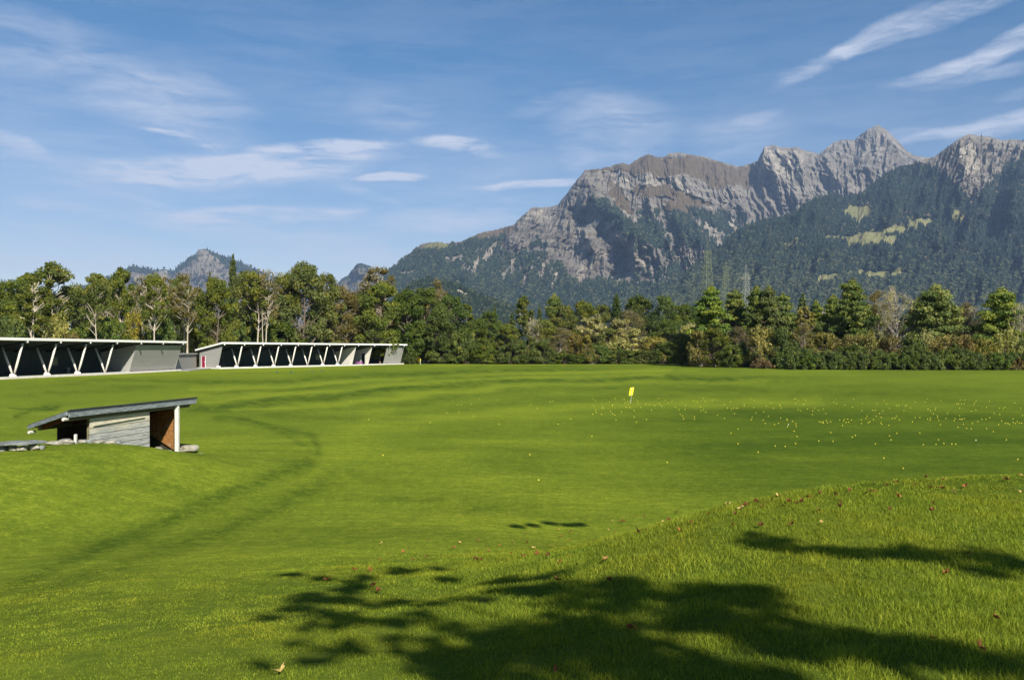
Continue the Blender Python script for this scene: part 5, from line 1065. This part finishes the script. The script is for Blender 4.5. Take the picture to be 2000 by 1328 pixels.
raw4 = "88 36,60 95,158 80,165 102,222 130,246 143,90 152,50 168,70 192,95 200,108 192,126 192,136 192,116 228,4 238,50 258,178 165,180 178,240 188,292 128,322 119,358 100,394 93,355 158,322 180,369 192,410 170,414 178,420 192,306 217,255 223,336 245,230 252,224 268,302 270,315 292,376 300,402 292,416 257,456 264,458 272,466 300,460 314,494 278,514 294,517 310,503 343,522 379,513 424,445 443,380 440,270 480,138 328,92 355,138 425,486 80,490 95,476 118,505 135,515 132,513 160,530 146,570 137,582 144,566 168,530 203,546 208,590 197,636 191,624 211,662 207,693 198,622 234,711 228,698 170,660 115,677 132,714 103,780 48,810 86,845 94,868 77,932 108,890 132,808 127,776 137,762 153,782 164,834 172,884 184,946 162,946 210,668 281,680 284,692 290,692 282,713 274,722 287,742 282,800 270,826 276,830 264,842 286,858 284,852 264,876 269,818 306,740 38,1000 62,1046 48,1058 52,1080 84,1124 44,1018 124,1052 128,1062 124,1088 142,1042 162,1106 164,1124 194,1016 206,1032 206,1082 210,1060 228,1038 244,1070 252,978 244,972 258,996 282,986 288,942 268,942 293,1020 267,1068 288,1075 298,1120 305,1142 261,1160 257,1190 269,1172 244,1170 176,1186 176,1218 210,1228 180,1235 174,1262 190,1294 154,1356 153,1372 131,1320 80,1318 90,1274 282,1292 254,1322 254,1376 200,1374 198,1390 208,1426 190,1422 202,1410 230,1436 242,1438 254,1446 272,1456 300,1372 264,1390 258,1388 270,1492 260,1502 226,1460 145,1534 126,1562 166,1570 160,1574 164,1594 164,1610 164,1585 138,1614 140,1638 128,1582 192,1580 242,1580 264,1590 265,1598 264,1612 260,1545 274,1552 262,1570 318,1605 298,1626 324,1657 328,1664 292,1700 280,1726 265,1752 265,1776 255,1757 326,1800 346,1836 300,1854 276,1842 234,1806 226,1756 188,1775 149,1688 146,1678 158,1674 172,1657 212,1687 205,1840 192,1866 194,1878 184,1940 158,1900 123,1928 263,1930 286,1956 280,1880 292,1895 292,1905 298,1945 292,1970 290,1984 290,1980 192,1990 240,742 352,664 408,757 410,882 382,902 371,1032 426,1124 374,1172 357,1134 400,1087 520,1322 355,1344 432,1427 430,1443 400,1478 422,1530 427,1555 428,1687 402,1885 400,1960 527,1213 586,1603 68,1555 72,1666 100,1392 88,1204 88,1178 92,1150 72,1032 20,1288 20"
balls = [(1150 + float(a) * .125, 730 + float(b) * .125) for a, b in (q.split() for q in raw3.split(','))] + [(1400 + float(a) * .3, 740 + float(b) * .3) for a, b in (q.split() for q in raw4.split(','))]
balls += [(748, 890), (538, 751), (685, 785), (720, 820), (873, 807), (896, 806), (975, 829), (925, 813), (840, 826), (830, 773), (894, 791), (901, 792), (920, 790), (936, 780), (956, 777), (972, 782), (920, 755), (960, 745), (884, 783), (1052, 939), (1035, 889), (1156, 853), (1090, 829), (1303, 904), (906, 760), (1010, 771), (1017, 774), (1037, 790), (1050, 798), (995, 765), (1080, 783), (1100, 778), (1115, 819), (1075, 785)]
balls = sorted(balls, key=lambda b: -b[1])[:300]
for i, (px, py) in enumerate(balls):
    x, y = at(px, py); wht = i in (20, 45)
    o = link('golf_ball', bmw if wht else bme, None, None, (x, y, ghs(x, y) + .022)); tag(o, 'white golf ball lying among the yellow ones on the range' if wht else 'yellow golf ball lying on the range turf', 'golf ball', 'golf balls on the range')
# fallen leaves along the crest of the mound
def leaf_mesh(seed):
    rs = random.Random(seed); V = [(0, 0, .006)]; n = 14
    for k in range(n):
        a = 2 * math.pi * k / n; r = .036 * (1.0 if k % 2 == 0 else .58) * rs.uniform(.75, 1.15); curl = rs.uniform(.2, .9)
        V.append((r * math.cos(a), r * math.sin(a) * .8, .012 + curl * r * abs(math.cos(a)) ** 1.2 + .01 * rs.random()))
    me = bpy.data.meshes.new('fallen_leaf'); me.from_pydata(V, [], [(0, 1 + k, 1 + (k + 1) % n) for k in range(n)])
    return me
m_leaf, N = mat('fallen_leaf'); rnd = N.n('ShaderNodeObjectInfo').outputs['Random']; c = N.mix(rnd, (.10, .028, .010, 1), (.30, .13, .03, 1)); c = N.mix(N.rng(rnd, .8, .95), c, (.45, .33, .12, 1)); out(N, bsdf(N, c, .7, .25))
lms = [leaf_mesh(s) for s in range(6)]
for me in lms: me.materials.append(m_leaf)
raw6 = "785 237,800 236,690 262,700 264,620 298,632 285,588 322,640 283,555 275,545 278,458 325,300 306,312 309,250 352,240 355,268 352,306 338,113 408,315 408,372 366,575 378,714 378,870 376,892 268,918 263,952 242,822 285,844 262,1076 229,997 217,1106 264,1110 286,1152 208,1234 222,1268 216,1240 212,1326 180,1380 236,1338 300,1384 162,1470 176,1525 142,1550 192,1575 192,1594 195,1655 214,1600 152,1712 188,1724 186,1758 112,1560 270,1668 127,1855 107,1900 150,1912 154,1977 130,1990 214,1955 104,1624 618,1735 520,1558 942,1778 988,1860 846,90 890,28 350,52 350,100 328,148 324,730 287,995 308,1010 365,1545 308"
raw5 = "1355 78,1480 92,1538 103,1490 126,1530 142,1358 185,1372 216,1190 170,1124 173,1075 242,1098 245,1064 240,965 184,838 228,766 246,720 206,610 162,645 212,550 300,556 296,475 292,586 88,582 372,600 400,610 246,350 345,1255 155,1316 112,1245 212,1297 228,1430 222,1655 144,1710 250,1486 262,1520 228,1465 352,1718 355,1860 108,1720 92,1745 48,1835 590,1470 803,120 808,1442 176,1132 200,1320 156,1080 147,998 156,1755 104,1795 50,850 145"
lf = [(1200 + float(a) * .4, 880 + float(b) * .4) for a, b in (q.split() for q in raw6.split(','))] + [(500 + float(a) * .4, 1000 + float(b) * .4) for a, b in (q.split() for q in raw5.split(','))]
for i, (px, py) in enumerate(lf):
    x, y = at(px, py); o = link('fallen_leaf', lms[i % 6], None, None, (x, y, ghs(x, y) + .022), (i * 2.4) % 6.28); s = .65 + .6 * ((i * 37) % 10) / 10; o.scale = (s, s, s); o.rotation_euler = (.5 * math.sin(i * 3.1), .5 * math.cos(i * 1.7), (i * 2.4) % 6.28)
    tag(o, 'curled dry brown leaf lying on the grass of the mound', 'leaf', 'fallen leaves on the mound')

# ------------------------------------------------------------------ pylons and a house beyond the trees
M_steel = plain('galvanised_steel', (.22, .24, .20), .6, .1); M_steel2 = plain('painted_steel', (.14, .17, .10), .6, .1)
def pylon(px, ytop, D, W0, W1, arms, label, mt, rz_, th=.17):
    x = (px - 1000) / F * D; H = EYE + (HY - ytop) / F * D; root = empty('power_pylon', (x, D, 0), rz_); tag(root, label, 'pylon', 'power pylons beyond the trees')
    body = H * .90; nseg = 16; m = MB(); lv = [(W0 * (1 - i / nseg) ** 1.25 + W1, body * i / nseg) for i in range(nseg + 1)]
    cs_ = lambda w, z: [Vector((sx * w / 2, sy * w / 2, z)) for sx, sy in ((-1, -1), (1, -1), (1, 1), (-1, 1))]
    for i in range(nseg):
        a = cs_(*lv[i]); b = cs_(*lv[i + 1])
        for k in range(4):
            m.bar(a[k], b[k], th, th); k2 = (k + 1) % 4; m.bar(a[k], b[k2], th * .5, th * .5); m.bar(a[k2], b[k], th * .5, th * .5); m.bar(b[k], b[k2], th * .5, th * .5)
    for p_ in cs_(*lv[-1]): m.bar(p_, (0, 0, H), th * .6, th * .6)
    m.build('lattice_mast', mt, root)
    for (hz, half) in arms:
        z = H * hz; m = MB(); w = W1 * .5 + .3
        for s in (-1, 1):
            for sy in (-1, 1): m.bar((s * w * .5, sy * w, z), (s * half, 0, z + .1), th * .7, th * .7); m.bar((s * w * .5, sy * w, z + 1.9), (s * half, 0, z + .2), th * .6, th * .6)
            for q in (.25, .5, .75): m.bar((s * half * q, -w * (1 - q), z + .05), (s * half * q, w * (1 - q), z + 1.9 * (1 - q)), th * .4, th * .4); m.bar((s * half * q, 0, z + .05), (s * half * (q - .2), 0, z + 1.9 * (1 - q + .2)), th * .4, th * .4)
        m.build('cross_arm', mt, root)
        for s in (-1, 1): MB().tube([(s * half * .96, 0, z), (s * half * .96, 0, z - 1.8)], .10, 5).build('insulator', M_blackish, root)
pylon(1382, 468, 500, 7.5, 2.6, [(.62, 4.2), (.75, 3.6), (.88, 3.0)], 'tallest lattice power pylon, leftmost of the three beyond the pines', M_steel2, .3)
pylon(1417, 506, 560, 7.0, 2.2, [(.62, 5.5), (.78, 4.4), (.9, 3.2)], 'faint thin power pylon in the middle of the three', M_steel2, .2, .12)
pylon(1457, 516, 470, 6.0, 1.9, [(.68, 4.2), (.84, 3.0)], 'light grey power pylon, rightmost of the three beyond the pines', M_steel, .25, .19)
x = (1598 - 1000) / F * 330; o = empty('house', (x, 330, 0), .3); tag(o, 'white house glimpsed between the pines on the right', 'house')
MB().box(-6, 6, -4, 4, -.3, 17.0).build('wall', M_white, o); MB().prism([(-6.4, -4.6, 17.0), (-6.4, 4.6, 17.0), (-6.4, 0, 18.6)], (12.8, 0, 0)).build('roof', plain('roof_tiles', (.16, .13, .12), .8, .15), o)
for sx in (-3.5, 0, 3.5): MB().box(sx - .5, sx + .5, -4.06, -4.003, 14.5, 16).build('window', M_glass, o)
# ------------------------------------------------------------------ haze
def build_haze(dens):
    m, N = mat('haze'); v = N.n('ShaderNodeVolumePrincipled', {'Color': (.40, .60, .98, 1), 'Density': dens, 'Anisotropy': 0.0})
    N.n('ShaderNodeOutputMaterial', {'Volume': v.outputs[0]})
    b = MB().box(-9600, 9600, -9600, 10800, -25, 1980)
    tag(b.build('haze', m), 'thin blue haze of the valley air', 'haze', kind='stuff')
build_haze(4.3e-5)
